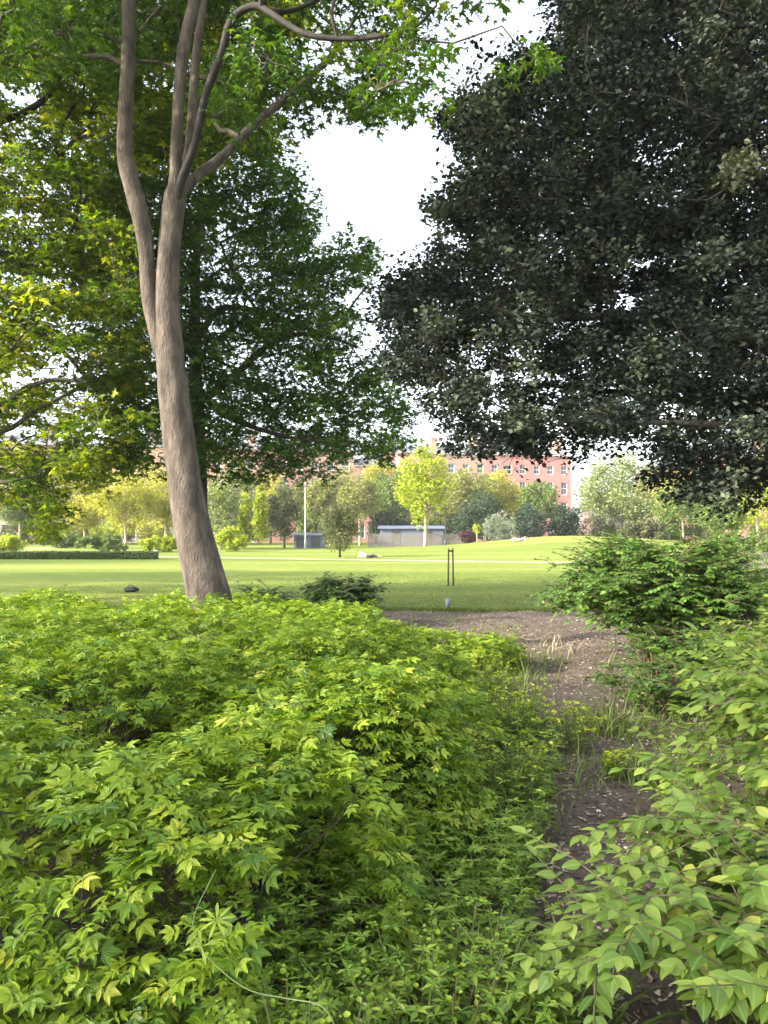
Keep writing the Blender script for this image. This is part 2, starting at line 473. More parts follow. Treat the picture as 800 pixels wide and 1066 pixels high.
def skeleton(mb, rng, anchors, clumps, root, k=.010, rmin=.008, rmax=.12, sides=6, twigs=3, tr=.5):
    """joins every clump to the nearest point nearer the root; girth grows with what a branch carries"""
    order = np.argsort(np.linalg.norm(clumps - root, axis=1)); C = clumps[order]
    A = np.asarray(anchors, float)
    nodes = np.concatenate([A, C]); na = len(A); par = -np.ones(len(nodes), int)
    dr = np.linalg.norm(nodes - root, axis=1)
    for i in range(na, len(nodes)):
        cand = nodes[:i]; dd = np.linalg.norm(cand - nodes[i], axis=1) + .35 * np.maximum(0, cand[:, 2] - nodes[i][2]) + .12 * dr[:i]
        par[i] = int(np.argmin(dd))
    cnt = np.ones(len(nodes))
    for i in range(len(nodes) - 1, na - 1, -1):
        if par[i] >= na: cnt[par[i]] += cnt[i]
    for i in range(na, len(nodes)):
        a = nodes[par[i]]; b = nodes[i]; L = np.linalg.norm(b - a)
        if L < .02: continue
        r1 = min(rmax, max(rmin, k * math.sqrt(cnt[i]))); r0 = r1 * 1.18
        if par[i] >= na: r0 = min(rmax, max(r0, min(1.6 * r1, k * math.sqrt(cnt[par[i]]))))
        m1 = a + (b - a) * .35 + rng.normal(size=3) * L * .07; m2 = a + (b - a) * .7 + rng.normal(size=3) * L * .07 + np.array([0, 0, .04 * L])
        mb.tube([a, m1, m2, b], [r0, r0 * .7 + r1 * .3, r1, r1 * .9], sides, False)
        for q in range(twigs):
            e = b + rng.normal(size=3) * tr * np.array([1, 1, .6]) * .6
            mb.tube([b, (b + e) / 2 + rng.normal(size=3) * .04, e], [rmin * .8, rmin * .6, rmin * .3], 3, False)

def clump_leaves(rng, clumps, per, rad, flat=.55, layers=True):
    """leaf positions in flattened sprays"""
    n = len(clumps); r = rad * rng.uniform(.7, 1.35, n)
    k = int(per)
    c = np.repeat(clumps, k, 0); rr = np.repeat(r, k)
    v = rand_dirs(rng, n * k) * (rng.uniform(0, 1, n * k) ** .45)[:, None]
    v[:, 2] *= flat
    # gather into twig sprays
    sub = rand_dirs(rng, n * 7).reshape(n, 7, 3) * rng.uniform(.35, 1, (n, 7, 1)); sub[:, :, 2] *= flat
    pick = rng.integers(0, 7, n * k); sp = sub[np.repeat(np.arange(n), k), pick]
    v = np.where(rng.uniform(0, 1, (n * k, 1)) < .8, sp + v * .42, v)
    return c + v * rr[:, None], c

dark_limbs = []
def big_tree(name, label, trunk_tubes, poly, d0, d1, nc, mind, per, rad, T, lsz, mat, bark, root, anchors, seed,
             holes=(), flat=.55, tilt=.5, limbs=(), kk=.010, twigs=3, rmax=.12, extra=None, cat='tree', group=None, droop=.25, keepf=None):
    rng = np.random.default_rng(seed)
    t = thing(name, label, cat, tuple(root), group)
    off = np.array(root)
    cl = sample_clumps(rng, poly, d0, d1, nc, mind, holes, keepf=keepf)
    if extra is not None: cl = np.concatenate([cl, np.asarray(extra, float)])
    mb = MB()
    for pts, rad_, sides in trunk_tubes: mb.tube(np.array(pts) - off, rad_, sides)
    mb.build('trunk', bark, t, True)
    for pts, rad_, sides in limbs:
        m2 = MB(); m2.tube(np.array(pts) - off, rad_, sides); m2.build('limb', M['bark_side_limb'] if any(pts is q_[0] for q_ in dark_limbs) else bark, t, True)
    mb = MB(); skeleton(mb, rng, np.array(anchors) - off, cl - off, np.array(anchors[0]) - off, kk, twigs=twigs, tr=rad, rmax=rmax)
    mb.build('branches', bark, t, True)
    pos, cen = clump_leaves(rng, cl - off, per, rad, flat)
    n = len(pos); Rm = leaf_frames(rng, n, tilt, droop)
    bias = np.repeat(rng.normal(0, .30 if lsz < .1 else .2, len(cl)), int(per))  # random tone per clump; the oak's wider spread stands in for lit clumps
    rnd = np.clip(rng.beta(2, 2.6, n) + bias, 0, 1)
    bulk('crown', T, pos, Rm, lsz * rng.uniform(.65, 1.25, n), mat, t, rnd)
    return t, cl

def smooth_path(pts, n=5):
    """Catmull-Rom through points (any dimension)"""
    p = np.asarray(pts, float); p = np.vstack([2*p[0]-p[1], p, 2*p[-1]-p[-2]]); out = []
    for i in range(1, len(p) - 2):
        for k in range(n):
            t = k / n
            out.append(.5*((2*p[i]) + (-p[i-1]+p[i+1])*t + (2*p[i-1]-5*p[i]+4*p[i+1]-p[i+2])*t*t + (-p[i-1]+3*p[i]-3*p[i+1]+p[i+2])*t**3))
    out.append(p[-2]); return np.array(out)

def px_tube(lst, sides=16, n=6, wob=.0, seed=0):
    """lst of (px, py, d, width_px)"""
    a = np.array([[*P(x, y, d), w_ / 2 / 800 * d] for x, y, d, w_ in lst]); s = smooth_path(a, n)
    rng = np.random.default_rng(seed)
    rad = s[:, 3] * (1 + rng.normal(0, wob, len(s)))
    return (s[:, :3], rad, sides)

D = 9.0
base = P(230, 700, D); base[2] = 0
main_trunk = px_tube([(236, 706, D, 90), (226, 660, D, 54), (215, 610, D, 44), (203, 560, D, 39), (192, 500, D, 35), (180, 400, D, 30.5),
                      (174, 320, D, 26), (177, 250, D, 23), (182, 208, D, 23), (184, 195, D, 18)], 24, 6, .012, 1)
stemL = px_tube([(176, 385, D, 20), (166, 350, D, 20), (156, 310, D-.03, 17), (152, 260, D-.05, 16), (146, 225, D-.1, 18), (134, 180, D-.1, 18),
                 (130, 150, D-.1, 16), (133, 70, D-.2, 14.5), (134, 0, D-.3, 14), (128, -90, D-.4, 12), (118, -200, D-.5, 9), (112, -330, D-.6, 5)], 16, 6, .015, 2)
stemA = px_tube([(181, 215, D, 18), (183, 180, D-.05, 13), (184, 150, D-.05, 12.5), (190, 60, D-.1, 12.5), (203, 0, D-.1, 12.5), (222, -90, D-.1, 10), (235, -200, D, 7), (240, -300, D, 4)], 12, 6, .01, 3)
stemB = px_tube([(185, 212, D+.08, 13), (192, 180, D+.15, 12), (198, 150, D+.2, 11), (204, 60, D+.3, 9), (212, 0, D+.4, 8), (217, -80, D+.5, 6), (222, -180, D+.6, 4)], 10, 6, .01, 4)
stemC = px_tube([(179, 240, D, 6), (184, 210, D-.06, 9), (190, 185, D-.15, 9), (203, 150, D-.3, 8.5), (214, 100, D-.4, 8.5), (231, 55, D-.5, 8.5), (238, 28, D-.55, 8.5),
                 (250, 12, D-.6, 8), (268, 6, D-.7, 7.5), (283, 14, D-.8, 6.5), (318, 35, D-1, 6), (360, 40, D-1.1, 5.5), (402, 36, D-1.3, 5), (432, 28, D-1.4, 3.5), (455, 5, D-1.5, 2.5)], 10, 5, .02, 5)
stemC2 = px_tube([(266, 6, D-.7, 6.5), (290, 12, D-.6, 6), (315, 7, D-.5, 5), (345, -10, D-.4, 4), (390, -40, D-.3, 3)], 8, 5, .02, 6)
stemD = px_tube([(180, 228, D, 8), (186, 205, D+.05, 12), (200, 188, D+.2, 11), (235, 160, D+.6, 9.5), (262, 132, D+.9, 9), (300, 100, D+1.3, 7.5), (338, 65, D+1.7, 6), (358, 38, D+2, 4), (380, 0, D+2.2, 2.5)], 10, 5, .015, 7)
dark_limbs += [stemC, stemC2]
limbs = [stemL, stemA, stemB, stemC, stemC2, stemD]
anch = [main_trunk[0][-1]] + [p for s in limbs for p in s[0][::3]]
poly_main = [(-90, -220), (450, -220), (450, -60), (440, -10), (432, 20), (440, 50), (432, 70), (425, 100), (405, 125), (385, 140), (350, 118), (300, 120), (270, 90),
             (225, 130), (205, 90), (160, 60), (110, 80), (-90, 60)]
extra_main = [P(x, y, d) for x, y, d in [(548, 58, 7.6), (492, 6, 8.4), (255, 115, 8.7), (330, 95, 9.9), (300, 75, 10)]]
def keep_main(x, y, z):
    '''leave the upright stems and the two long side limbs free of leaves on the open side'''
    if y < 10.0 and -3.4 < x < -1.3: return False
    px = 400 + x / y * 800; py = HOR - (z - EYE) / y * 800
    if y < 10.9 and 185 < px < 350 and abs(py - (205 - (px - 185) * .95)) < 42: return False
    if y < 9.0 and 225 < px < 420 and abs(py - 22) < 24: return False
    return True
main, cl_main = big_tree('maple_tree', 'tall tree with leaning grey-brown trunk forking into slim stems, rising behind the left-hand shrubs',
    [main_trunk], poly_main, 7.2, 12.0, 420, .32, 85, .46, T_maple, .15, M['maple'], M['bark'], tuple(base), anch, 11, limbs=limbs, kk=.0035, twigs=3, rmax=.03, extra=extra_main, keepf=keep_main,
    holes=[(452, 2, 14, 16), (345, 5, 20, 14), (235, 20, 10, 10), (500, -20, 30, 30), (490, 45, 28, 16), (425, 70, 18, 14)])

# deep green maple right behind it
D2 = 16.5
root2 = P(207, 640, D2); root2[2] = 0
tr2 = px_tube([(207, 634, D2, 24), (207, 600, D2, 18), (208, 520, D2, 16), (206, 440, D2, 15), (203, 350, D2, 12), (205, 260, D2, 8), (210, 180, D2, 5)], 12, 4, .02, 8)
l2 = [px_tube([(206, 420, D2, 9), (240, 395, D2-.6, 8), (290, 352, D2-1.2, 6), (340, 350, D2-1.6, 4), (372, 362, D2-1.8, 2.5)], 8, 4, .02, 9),
      px_tube([(206, 350, D2, 8), (235, 320, D2+.3, 6.5), (290, 330, D2+.4, 5), (340, 345, D2+.3, 3.5), (380, 300, D2+.3, 2)], 8, 4, .02, 10),
      px_tube([(205, 420, D2, 8), (160, 380, D2+.5, 7), (90, 400, D2+.8, 5), (20, 440, D2+1, 3.5)], 8, 4, .02, 12),
      px_tube([(204, 300, D2, 6), (160, 230, D2, 5), (100, 170, D2, 4)], 8, 4, .02, 13),
      px_tube([(205, 400, D2, 7), (230, 430, D2-1.5, 6), (300, 455, D2-2.2, 4), (370, 460, D2-2.5, 3)], 8, 4, .02, 14)]
a2 = [tr2[0][-8]] + [p for s in l2 + [tr2] for p in s[0][::3] if p[2] > 3]
poly2 = [(90, 170), (150, 120), (225, 100), (285, 145), (308, 185), (318, 225), (322, 262), (345, 268), (368, 252), (385, 262), (392, 292), (372, 300), (352, 298),
         (350, 325), (388, 318), (366, 348), (385, 372), (408, 395), (418, 430), (416, 462), (400, 480), (372, 492), (335, 500), (300, 492), (262, 500), (225, 496),
         (190, 490), (160, 480), (145, 500), (120, 470), (100, 420), (120, 380), (80, 330), (90, 250)]
back, cl2 = big_tree('spreading_maple_tree', 'broad deep green maple with low spreading crown and dark trunk just behind the leaning tree',
    [tr2], poly2, D2 - 3.2, D2 + 3, 620, .42, 90, .50, T_maple, .17, M['maple_back'], M['bark_dark'], tuple(root2), a2, 21, limbs=l2, kk=.005, rmax=.06, twigs=2,
    holes=[(325, 395, 10, 8), (250, 460, 10, 6), (352, 380, 8, 10), (190, 470, 8, 6)])

# tree at the left, its stem outside the picture
D3 = 13.0
root3 = np.array([-9.6, D3, 0])
tr3 = ([(-9.6, 13, -.1), (-9.6, 13, .4), (-9.5, 13, 3), (-9.7, 13, 6), (-9.5, 13.1, 9), (-9.6, 13, 12)], [.42, .3, .26, .22, .15, .05], 14)
l3 = [px_tube([(-180, 330, D3, 14), (-90, 400, D3-.5, 10), (-20, 432, D3-.8, 8), (25, 405, D3-1, 6), (60, 395, D3-1.2, 4), (95, 400, D3-1.2, 2.5)], 8, 4, .02, 15),
      px_tube([(-180, 400, D3, 14), (-90, 460, D3-1, 9), (0, 450, D3-1.3, 6), (35, 428, D3-1.5, 4.5), (70, 410, D3-1.5, 3)], 8, 4, .02, 16),
      px_tube([(-180, 420, D3, 12), (-90, 500, D3-1, 8), (-10, 503, D3-1.3, 5), (30, 497, D3-1.4, 3)], 8, 4, .02, 17),
      px_tube([(-190, 250, D3, 14), (-90, 270, D3, 10), (0, 330, D3, 7), (60, 360, D3, 5), (110, 420, D3, 3)], 8, 4, .02, 18),
      px_tube([(-190, 200, D3, 14), (-90, 140, D3, 10), (20, 120, D3, 7), (90, 60, D3, 4)], 8, 4, .02, 19)]
a3 = [np.array([-9.6, 13, 4])] + [p for s in l3 for p in s[0][::3]] + [np.array(p) for p in tr3[0][2:]]
poly3 = [(-300, -180), (300, -180), (320, -60), (300, 60), (280, 150), (200, 170), (150, 180), (130, 200), (148, 260), (150, 330), (150, 400), (140, 460), (118, 505), (85, 520), (62, 552), (42, 560),
         (28, 545), (10, 520), (-40, 530), (-300, 500)]
left_tree, cl3 = big_tree('broadleaf_tree', 'yellow-green leafy tree hanging into the picture from the left edge, with thin bare lower branches',
    [tr3], poly3, D3 - 2.0, D3 + 6, 1450, .38, 90, .50, T_maple, .19, M['left_leaf'], M['bark_dark'], tuple(root3), a3, 31, limbs=l3, kk=.0038, rmax=.035, twigs=3,
    holes=[(10, 395, 34, 16), (15, 450, 30, 16), (15, 500, 16, 7), (120, 345, 12, 8)])

# great dark tree on the right
D4 = 12.5
root4 = np.array([7.6, D4, 0])
tr4 = ([(7.6, D4, -.1), (7.6, D4, .4), (7.5, D4, 2.5), (7.5, D4, 5), (7.3, D4, 8), (7.4, D4, 12)], [.62, .48, .4, .36, .28, .1], 16)
l4 = [px_tube([(870, 330, D4, 22), (760, 260, D4-.5, 16), (680, 220, D4-1, 12), (600, 200, D4-1, 8), (520, 190, D4-1, 5)], 10, 4, .02, 25),
      px_tube([(870, 380, D4, 20), (760, 350, D4-1, 14), (660, 330, D4-1.4, 10), (560, 330, D4-1.6, 7), (470, 310, D4-1.6, 4)], 10, 4, .02, 26),
      px_tube([(870, 200, D4, 20), (790, 80, D4, 15), (690, 60, D4, 9), (610, 40, D4, 5)], 10, 4, .02, 27),
      px_tube([(870, 400, D4, 16), (760, 420, D4+.8, 10), (660, 410, D4+1, 7), (560, 400, D4+1, 4)], 10, 4, .02, 28),
      px_tube([(870, 410, D4, 16), (780, 440, D4-1.8, 10), (700, 440, D4-2.2, 6), (620, 440, D4-2.3, 3)], 10, 4, .02, 29)]
a4 = [np.array([7.5, D4, 4])] + [p for s in l4 for p in s[0][::3]] + [np.array(p) for p in tr4[0][3:]]
poly4 = [(610, -170), (600, -60), (592, 25), (570, 60), (530, 72), (495, 92), (472, 120), (468, 155), (478, 190), (458, 222), (470, 240), (446, 268), (420, 290), (402, 300), (400, 325),
         (425, 340), (412, 372), (402, 395), (440, 400), (455, 415), (478, 428), (478, 452), (492, 472), (505, 470), (520, 458), (540, 480), (556, 470), (560, 440), (580, 445),
         (592, 478), (625, 470), (650, 455), (690, 478), (705, 512), (735, 505), (760, 520), (785, 515), (800, 500), (980, 520), (980, -170)]
holes4 = [(500, 375, 16, 12), (530, 368, 14, 8), (545, 395, 16, 12), (515, 400, 12, 8), (560, 385, 14, 8), (572, 410, 16, 10), (640, 405, 10, 6), (612, 325, 8, 10),
          (632, 330, 7, 8), (615, 130, 12, 6), (560, 190, 8, 12), (680, 240, 7, 6), (790, 70, 8, 6), (470, 440, 14, 12), (600, 412, 8, 6), (535, 420, 14, 7), (575, 340, 7, 6), (655, 240, 6, 6)]
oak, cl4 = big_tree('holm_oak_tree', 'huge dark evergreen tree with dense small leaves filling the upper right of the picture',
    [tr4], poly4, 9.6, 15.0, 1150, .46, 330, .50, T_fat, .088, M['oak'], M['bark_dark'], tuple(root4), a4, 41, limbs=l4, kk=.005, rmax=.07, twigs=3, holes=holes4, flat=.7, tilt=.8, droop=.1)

# unseen trees added behind and left of the viewer to shade bed and lawn
def shade_tree():
    rng = np.random.default_rng(77)
    t = thing('park_tree', 'tall leafy tree added out of view to the left to cast shade', 'tree', (0, 0, 0), 'trees added for their shade beyond the left side of the picture')
    mb = MB(); mb.tube([(0, 0, -.1), (0, 0, .5), (.1, 0, 4), (0, .1, 8), (.1, 0, 13)], [.5, .34, .28, .2, .06], 12); mb.build('trunk', M['bark'], t, True)
    c = rand_dirs(rng, 150) * (rng.uniform(0, 1, 150) ** .4)[:, None] * np.array([5.2, 5.2, 5.4]) + np.array([0, 0, 9.2])
    mb = MB(); skeleton(mb, rng, [(0, 0, 4), (0, .1, 6), (0, .1, 8), (0, 0, 10)], c, np.array([0, 0, 4]), .012, twigs=1, tr=.8); mb.build('branches', M['bark'], t, True)
    pos, _ = clump_leaves(rng, c, 60, 1.0, .6); n = len(pos)
    bulk('crown', T_fat, pos, leaf_frames(rng, n, .5), .3 * rng.uniform(.7, 1.2, n), M['maple'], t, rng.uniform(0, 1, n))
    return t
def copy_tree(o, parent=None):
    c = o.copy(); col.objects.link(c)
    if parent is not None: c.parent = parent
    for ch in list(o.children): copy_tree(ch, c)
    return c
st = shade_tree(); st.location = (-15, -5, 0)
for x, y, rz in [(-14, -11, 2.0), (-27, 19, 4.0), (-38, 34, 1.0)]:  # the farther two are added to throw shadow bands over the lawn
    c = copy_tree(st); c.location = (x, y, 0); c.rotation_euler.z = rz

# ------------------------------------------------------------------ foreground shrubs, left: bright compound leaves
domes = [  # x, y, rx, ry, h, label
 (-.62, 2.75, .72, .80, .80, 'bright green toothed-leaf shrub beside the dark hollow at the bottom centre'),
 (-1.85, 2.75, .95, .95, .90, 'bright green toothed-leaf shrub in the bottom left corner of the picture'),
 (-3.1, 3.7, 1.0, 1.0, .92, 'yellow-green toothed-leaf shrub at the left edge, next behind the corner shrub'),
 (-.32, 4.1, .84, .85, .86, 'bright toothed-leaf shrub bordering the weedy strip, with a dry brown seed stalk beside it'),
 (-1.65, 4.3, 1.0, .95, .97, 'full rounded yellow-green shrub in the middle of the left-hand shrub mass'),
 (-4.5, 5.6, 1.3, 1.3, .95, 'leafy green shrub at the left edge, half-way back towards the lawn'),
 (-2.9, 5.7, 1.1, 1.1, .97, 'leafy green shrub directly in line below the leaning trunk, half-way back'),
 (-.5, 5.9, .95, 1.0, .86, 'light green shrub whose low branches reach over the bare soil, nearest the path bend'),
 (-1.8, 6.8, 1.0, 1.1, .93, 'light green shrub in front of the foot of the leaning trunk'),
 (-5.9, 8.0, 1.5, 1.3, .92, 'low green shrub at the far left edge just before the open lawn'),
 (-3.8, 8.0, 1.2, 1.2, .90, 'low green shrub left of the foot of the leaning trunk, just before the lawn'),
 (-.75, 8.0, .9, 1.0, .82, 'light green shrub right of the foot of the leaning trunk, beside the bare soil'),
 (.12, 6.95, .75, .8, .50, 'low sprawling light green shrub on the bare soil beside the golden spurge'),
 (.22, 5.1, .55, .6, .58, 'low shrub filling the edge of the weedy strip below the golden spurge'),
 (.72, 8.75, .85, .7, .42, 'low light green shrub spilling over the far left of the bare soil'),
 (-2.2, 9.6, .9, .7, .80, 'small green shrub close behind the leaning trunk'),
]
def bump(x, y):
    return .075 * np.sin(x * 5.1 + 1.3 * y) * np.sin(y * 4.3 + .7) + .05 * np.sin(x * 11 + y * 3) * np.sin(y * 9.7) + .03 * np.sin(x * 23 + 2) * np.sin(y * 21)
def dome_h(x, y, dm):
    rho = np.sqrt(((x - dm[0]) / dm[2]) ** 2 + ((y - dm[1]) / dm[3]) ** 2)
    return np.where(rho < 1, dm[4] * (1 - np.clip(rho, 0, 1) ** 6) ** .5, 0) 
for di, dm in enumerate(domes):
    rng = np.random.default_rng(100 + di)
    cx, cy, rx, ry, h, lab = dm
    t = thing('leafy_shrub', lab, 'shrub', (cx, cy, 0), 'bright green shrubs massed on the left')
    area = math.pi * rx * ry
    if cx < -1: rx *= 1.18; ry *= 1.15
    nsh = int(area * 760)
    # shoots spread over the dome's skin, front and sides too
    a = rng.uniform(0, 2 * math.pi, nsh); rho = np.sqrt(rng.uniform(0, 1, nsh)) * 1.02
    rho = np.where(rng.uniform(0, 1, nsh) < .3, rng.uniform(.8, 1.02, nsh), rho)
    x = cx + rx * rho * np.cos(a); y = cy + ry * rho * np.sin(a)
    top = dome_h(x, y, dm)
    dep = rng.exponential(.10, nsh)
    side = rho > .8
    z = top - dep + bump(x, y)
    z = np.where(side, rng.uniform(.12, 1, nsh) * np.maximum(top, .35) + bump(x, y), z)
    ok = (z > .06)
    for dj, o2 in enumerate(domes):
        if dj != di: ok &= ~((dome_h(x, y, o2) - z) > .28)
    if di == 0: ok &= ~((x > -.34) & (x < .02) & (y < 2.7) & (z > .05))      # hollow seen in the photo
    ok &= ~(((x + 2.0) ** 2 + (y - 9.0) ** 2) < .35 ** 2)
    x, y, z, a, rho = x[ok], y[ok], z[ok], a[ok], rho[ok]; n = len(x)
    sh = np.stack([x - cx, y - cy, z], 1)
    k = 4
    pos = np.repeat(sh, k, 0); N = n * k
    az = (np.repeat(rng.uniform(0, 6.28, n), k) + np.tile(np.arange(k) * 1.571, n) + rng.normal(0, .3, N))
    inc = rng.normal(-.05, .32, N)
    out = np.stack([np.cos(a), np.sin(a), np.zeros(n)], 1) * (rho ** 3)[:, None] * .8
    yd = np.stack([np.cos(az), np.sin(az), inc], 1) + np.repeat(out, k, 0) * .35
    up = np.array([0, 0, 1.]) + np.repeat(out, k, 0) * .7 + rng.normal(size=(N, 3)) * .28
    Rm = frames(yd, up)
    pos = pos + yd * .01
    s = .072 * rng.uniform(.5, 1.35, N)
    shb = np.repeat(rng.normal(0, .12, n), k)
    zrel = np.clip(pos[:, 2] / h, 0, 1)
    rnd = np.clip(rng.beta(2.2, 2.4, N) + shb, 0, 1)
    T = T_comp if cy < 5 else T_comp_s
    bulk('foliage', T, pos, Rm, s, M['shrub'], t, rnd)
    mb = MB()
    for q in rng.choice(n, min(n, int(28 * area)), replace=False):
        e = sh[q]; b = np.array([rng.normal(0, .08), rng.normal(0, .08), 0]); L = np.linalg.norm(e - b)
        m1 = b + (e - b) * .4 + np.array([0, 0, .12 * L]) + rng.normal(size=3) * .03; m2 = b + (e - b) * .75 + np.array([0, 0, .08 * L]) + rng.normal(size=3) * .03
        mb.tube([b, m1, m2, e], [.005, .004, .0025, .0015], 4, False)
    mb.build('stems', M['stem_brown'], t, True)

# ------------------------------------------------------------------ arching shrubs on the right
def arching_shrub(name, label, c, r, h, nst, ntw, T, ls, mat, seed, group=None, pair=.05, bare=None, tl=(.18, .36), flatten=1.0):
    rng = np.random.default_rng(seed)
    t = thing(name, label, 'shrub', (c[0], c[1], 0), group)
    mb = MB(); LP = []; LY = []; LU = []; LB = []
    for i in range(nst):
        a = rng.uniform(0, 2 * math.pi); reach = r * rng.uniform(.25, 1.0) ** .7; hh = h * rng.uniform(.55, 1.05) * (1 - .28 * (reach / r) ** 2)
        d = np.array([math.cos(a), math.sin(a), 0]); b = np.array([rng.normal(0, .07), rng.normal(0, .07), 0])
        if bare is not None and bare(c[0] + d[0] * reach, c[1] + d[1] * reach): continue
        pts = [b, b + d * reach * .18 + np.array([0, 0, hh * .45]), b + d * reach * .5 + np.array([0, 0, hh * .85]), b + d * reach * .8 + np.array([0, 0, hh]), b + d * reach * 1.05 + np.array([0, 0, hh * .93])]
        s = smooth_path(np.array(pts) + rng.normal(size=(5, 3)) * .03 * np.array([1, 1, .6]), 4)
        mb.tube(s, np.linspace(.009, .0025, len(s)), 5, False)
        tw = []
        for q in range(ntw):
            u = rng.uniform(.35, 1.0); k = min(int(u * (len(s) - 1)), len(s) - 2); p0 = s[k]
            sd_ = 1 if q % 2 else -1; aa = a + sd_ * rng.uniform(.5, 1.3)
            L = rng.uniform(*tl); dd = np.array([math.cos(aa), math.sin(aa), rng.normal(.12, .25)])
            tw.append(np.array([p0, p0 + dd * L * .5 + np.array([0, 0, .02]), p0 + dd * L]))
            mb.tube(tw[-1], [.003, .0025, .0015], 4, False)
        tw.append(s[-6:])
        for w_ in tw:
            seg = np.linalg.norm(np.diff(w_, axis=0), axis=1); cum = np.concatenate([[0], np.cumsum(seg)]); L = cum[-1]
            bb = rng.normal(0, .1)
            m = max(2, int(L / pair))
            for j in range(m + 1):
                uu = L * (j / m) if j else L * .04
                p = np.array([np.interp(uu, cum, w_[:, ax]) for ax in range(3)])
                di_ = w_[-1] - w_[0]; di_ = di_ / (np.linalg.norm(di_) + 1e-9); lat = np.cross(di_, [0, 0, 1.]); lat /= np.linalg.norm(lat) + 1e-9
                for sd_ in ((-1, 1) if j < m else (-1, 0, 1)):
                    yv = di_ * (.75 if sd_ else 1.) + lat * sd_ * .9 + np.array([0, 0, rng.normal(-.15, .18)])
                    LP.append(p); LY.append(yv); LU.append(np.array([0, 0, 1.]) + rng.normal(size=3) * .22 + d * .15); LB.append(bb)
    LP = np.array(LP); n = len(LP)
    Rm = frames(np.array(LY), np.array(LU)); rnd = np.clip(rng.beta(2.2, 2.4, n) + np.array(LB), 0, 1)
    bulk('foliage', T, LP, Rm, ls * rng.uniform(.55, 1.2, n), mat, t, rnd, True)
    mb.build('stems', M['twig'], t, True)
    return t

arching_shrub('dogwood_shrub', 'light green oval-leaved shrub in the bottom right corner, arching over the soil', (1.52, 2.2), .95, .74, 80, 8, T_oval, .062, M['dogwood'], 201)
arching_shrub('dogwood_shrub', 'tall pale green oval-leaved shrub at the right edge, in front of the round bush', (2.35, 3.35), 1.05, 1.15, 100, 9, T_oval, .068, M['dogwood'], 202)
arching_shrub('dogwood_shrub', 'pale green shrub at the right edge between the tall oval-leaved shrub and the round bush', (3.35, 5.2), 1.15, 1.05, 90, 9, T_oval_s, .07, M['dogwood'], 203)
arching_shrub('viburnum_bush', 'round mid green bush standing at the end of the soil path against the lawn', (3.2, 8.9), 1.35, 1.55, 190, 13, T_oval_s, .066, M['viburnum'], 204, pair=.045, tl=(.15, .36))
arching_shrub('viburnum_bush', 'dark green bush at the right edge just behind the round bush', (5.2, 10.2), 1.3, 1.2, 70, 9, T_oval_s, .062, M['viburnum'], 205, pair=.05)
arching_shrub('small_bush', 'low dark green shrub at the foot of the round bush beside the path', (2.35, 6.6), .55, .5, 40, 7, T_oval_s, .05, M['viburnum'], 206, pair=.045, tl=(.1, .2))
arching_shrub('small_bush', 'leafy green shrub filling the foot of the round bush, before its stems', (3.25, 7.7), .85, .75, 70, 8, T_oval_s, .055, M['viburnum'], 209, pair=.045, tl=(.1, .22))
arching_shrub('dark_shrub', 'dark green shrub on the bed edge between the leaning trunk and the bare soil', (-.72, 12.6), .62, .88, 130, 10, T_fat, .06, M['darkshrub'], 207, pair=.04, tl=(.1, .2))
arching_shrub('dark_shrub', 'low dark green shrub close to the right of the leaning trunk', (-1.8, 11.3), .55, .84, 90, 9, T_fat, .055, M['darkshrub'], 208, pair=.04, tl=(.1, .2))

# ------------------------------------------------------------------ weeds, grass tufts, spurge, litter
def tuft(label, x, y, n, L, seed, mat='grass', name='grass_tuft', cat='grass tuft', spread=.08):
    rng = np.random.default_rng(seed)
    parts = []
    for T in T_blades:
        m = n // 3; pos = np.stack([rng.normal(0, spread, m), rng.normal(0, spread, m), np.zeros(m)], 1)
        a = rng.uniform(0, 6.28, m); yd = np.stack([np.cos(a), np.sin(a), np.zeros(m)], 1)
        s = L * rng.uniform(.5, 1.15, m)
        parts.append((T, pos, frames(yd, np.array([0, 0, 1.]) + rng.normal(size=(m, 3)) * .15), np.stack([np.full(m, L) * .9, s, s], 1), rng.beta(2, 2, m)))
    o = multi_bulk(name, parts, M[mat], None); o.location = (x, y, .02)
    return tag(o, label, cat)
tuft('broad tuft of arching green grass on the right side of the soil path', 1.75, 6.0, 150, .42, 301, spread=.15)
tuft('small straw-green grass tuft in the middle of the bare soil', 1.42, 8.0, 110, .30, 302, spread=.16)
tuft('sparse grass tuft on bare soil near the lawn edge', 1.95, 12.2, 80, .26, 303, spread=.25)
tuft('pale tan grass tuft in front of the round bush', 2.3, 10.2, 45, .34, 304, 'dry', spread=.2)
tuft('green grass tuft at the left rim of the path, lower centre', .52, 3.7, 110, .36, 305, spread=.12)
tuft('long-bladed grass tuft between the spurge and the path', .72, 4.7, 120, .34, 306, spread=.14)
tuft('grass tuft beneath the tall pale shrub on the right', 1.55, 4.8, 120, .36, 307, spread=.15)
tuft('dense grass tuft at the bottom centre of the picture', .45, 2.35, 170, .42, 308, spread=.14)
tuft('thin grass tuft in the middle of the bottom edge', .02, 2.1, 110, .40, 309, spread=.12)

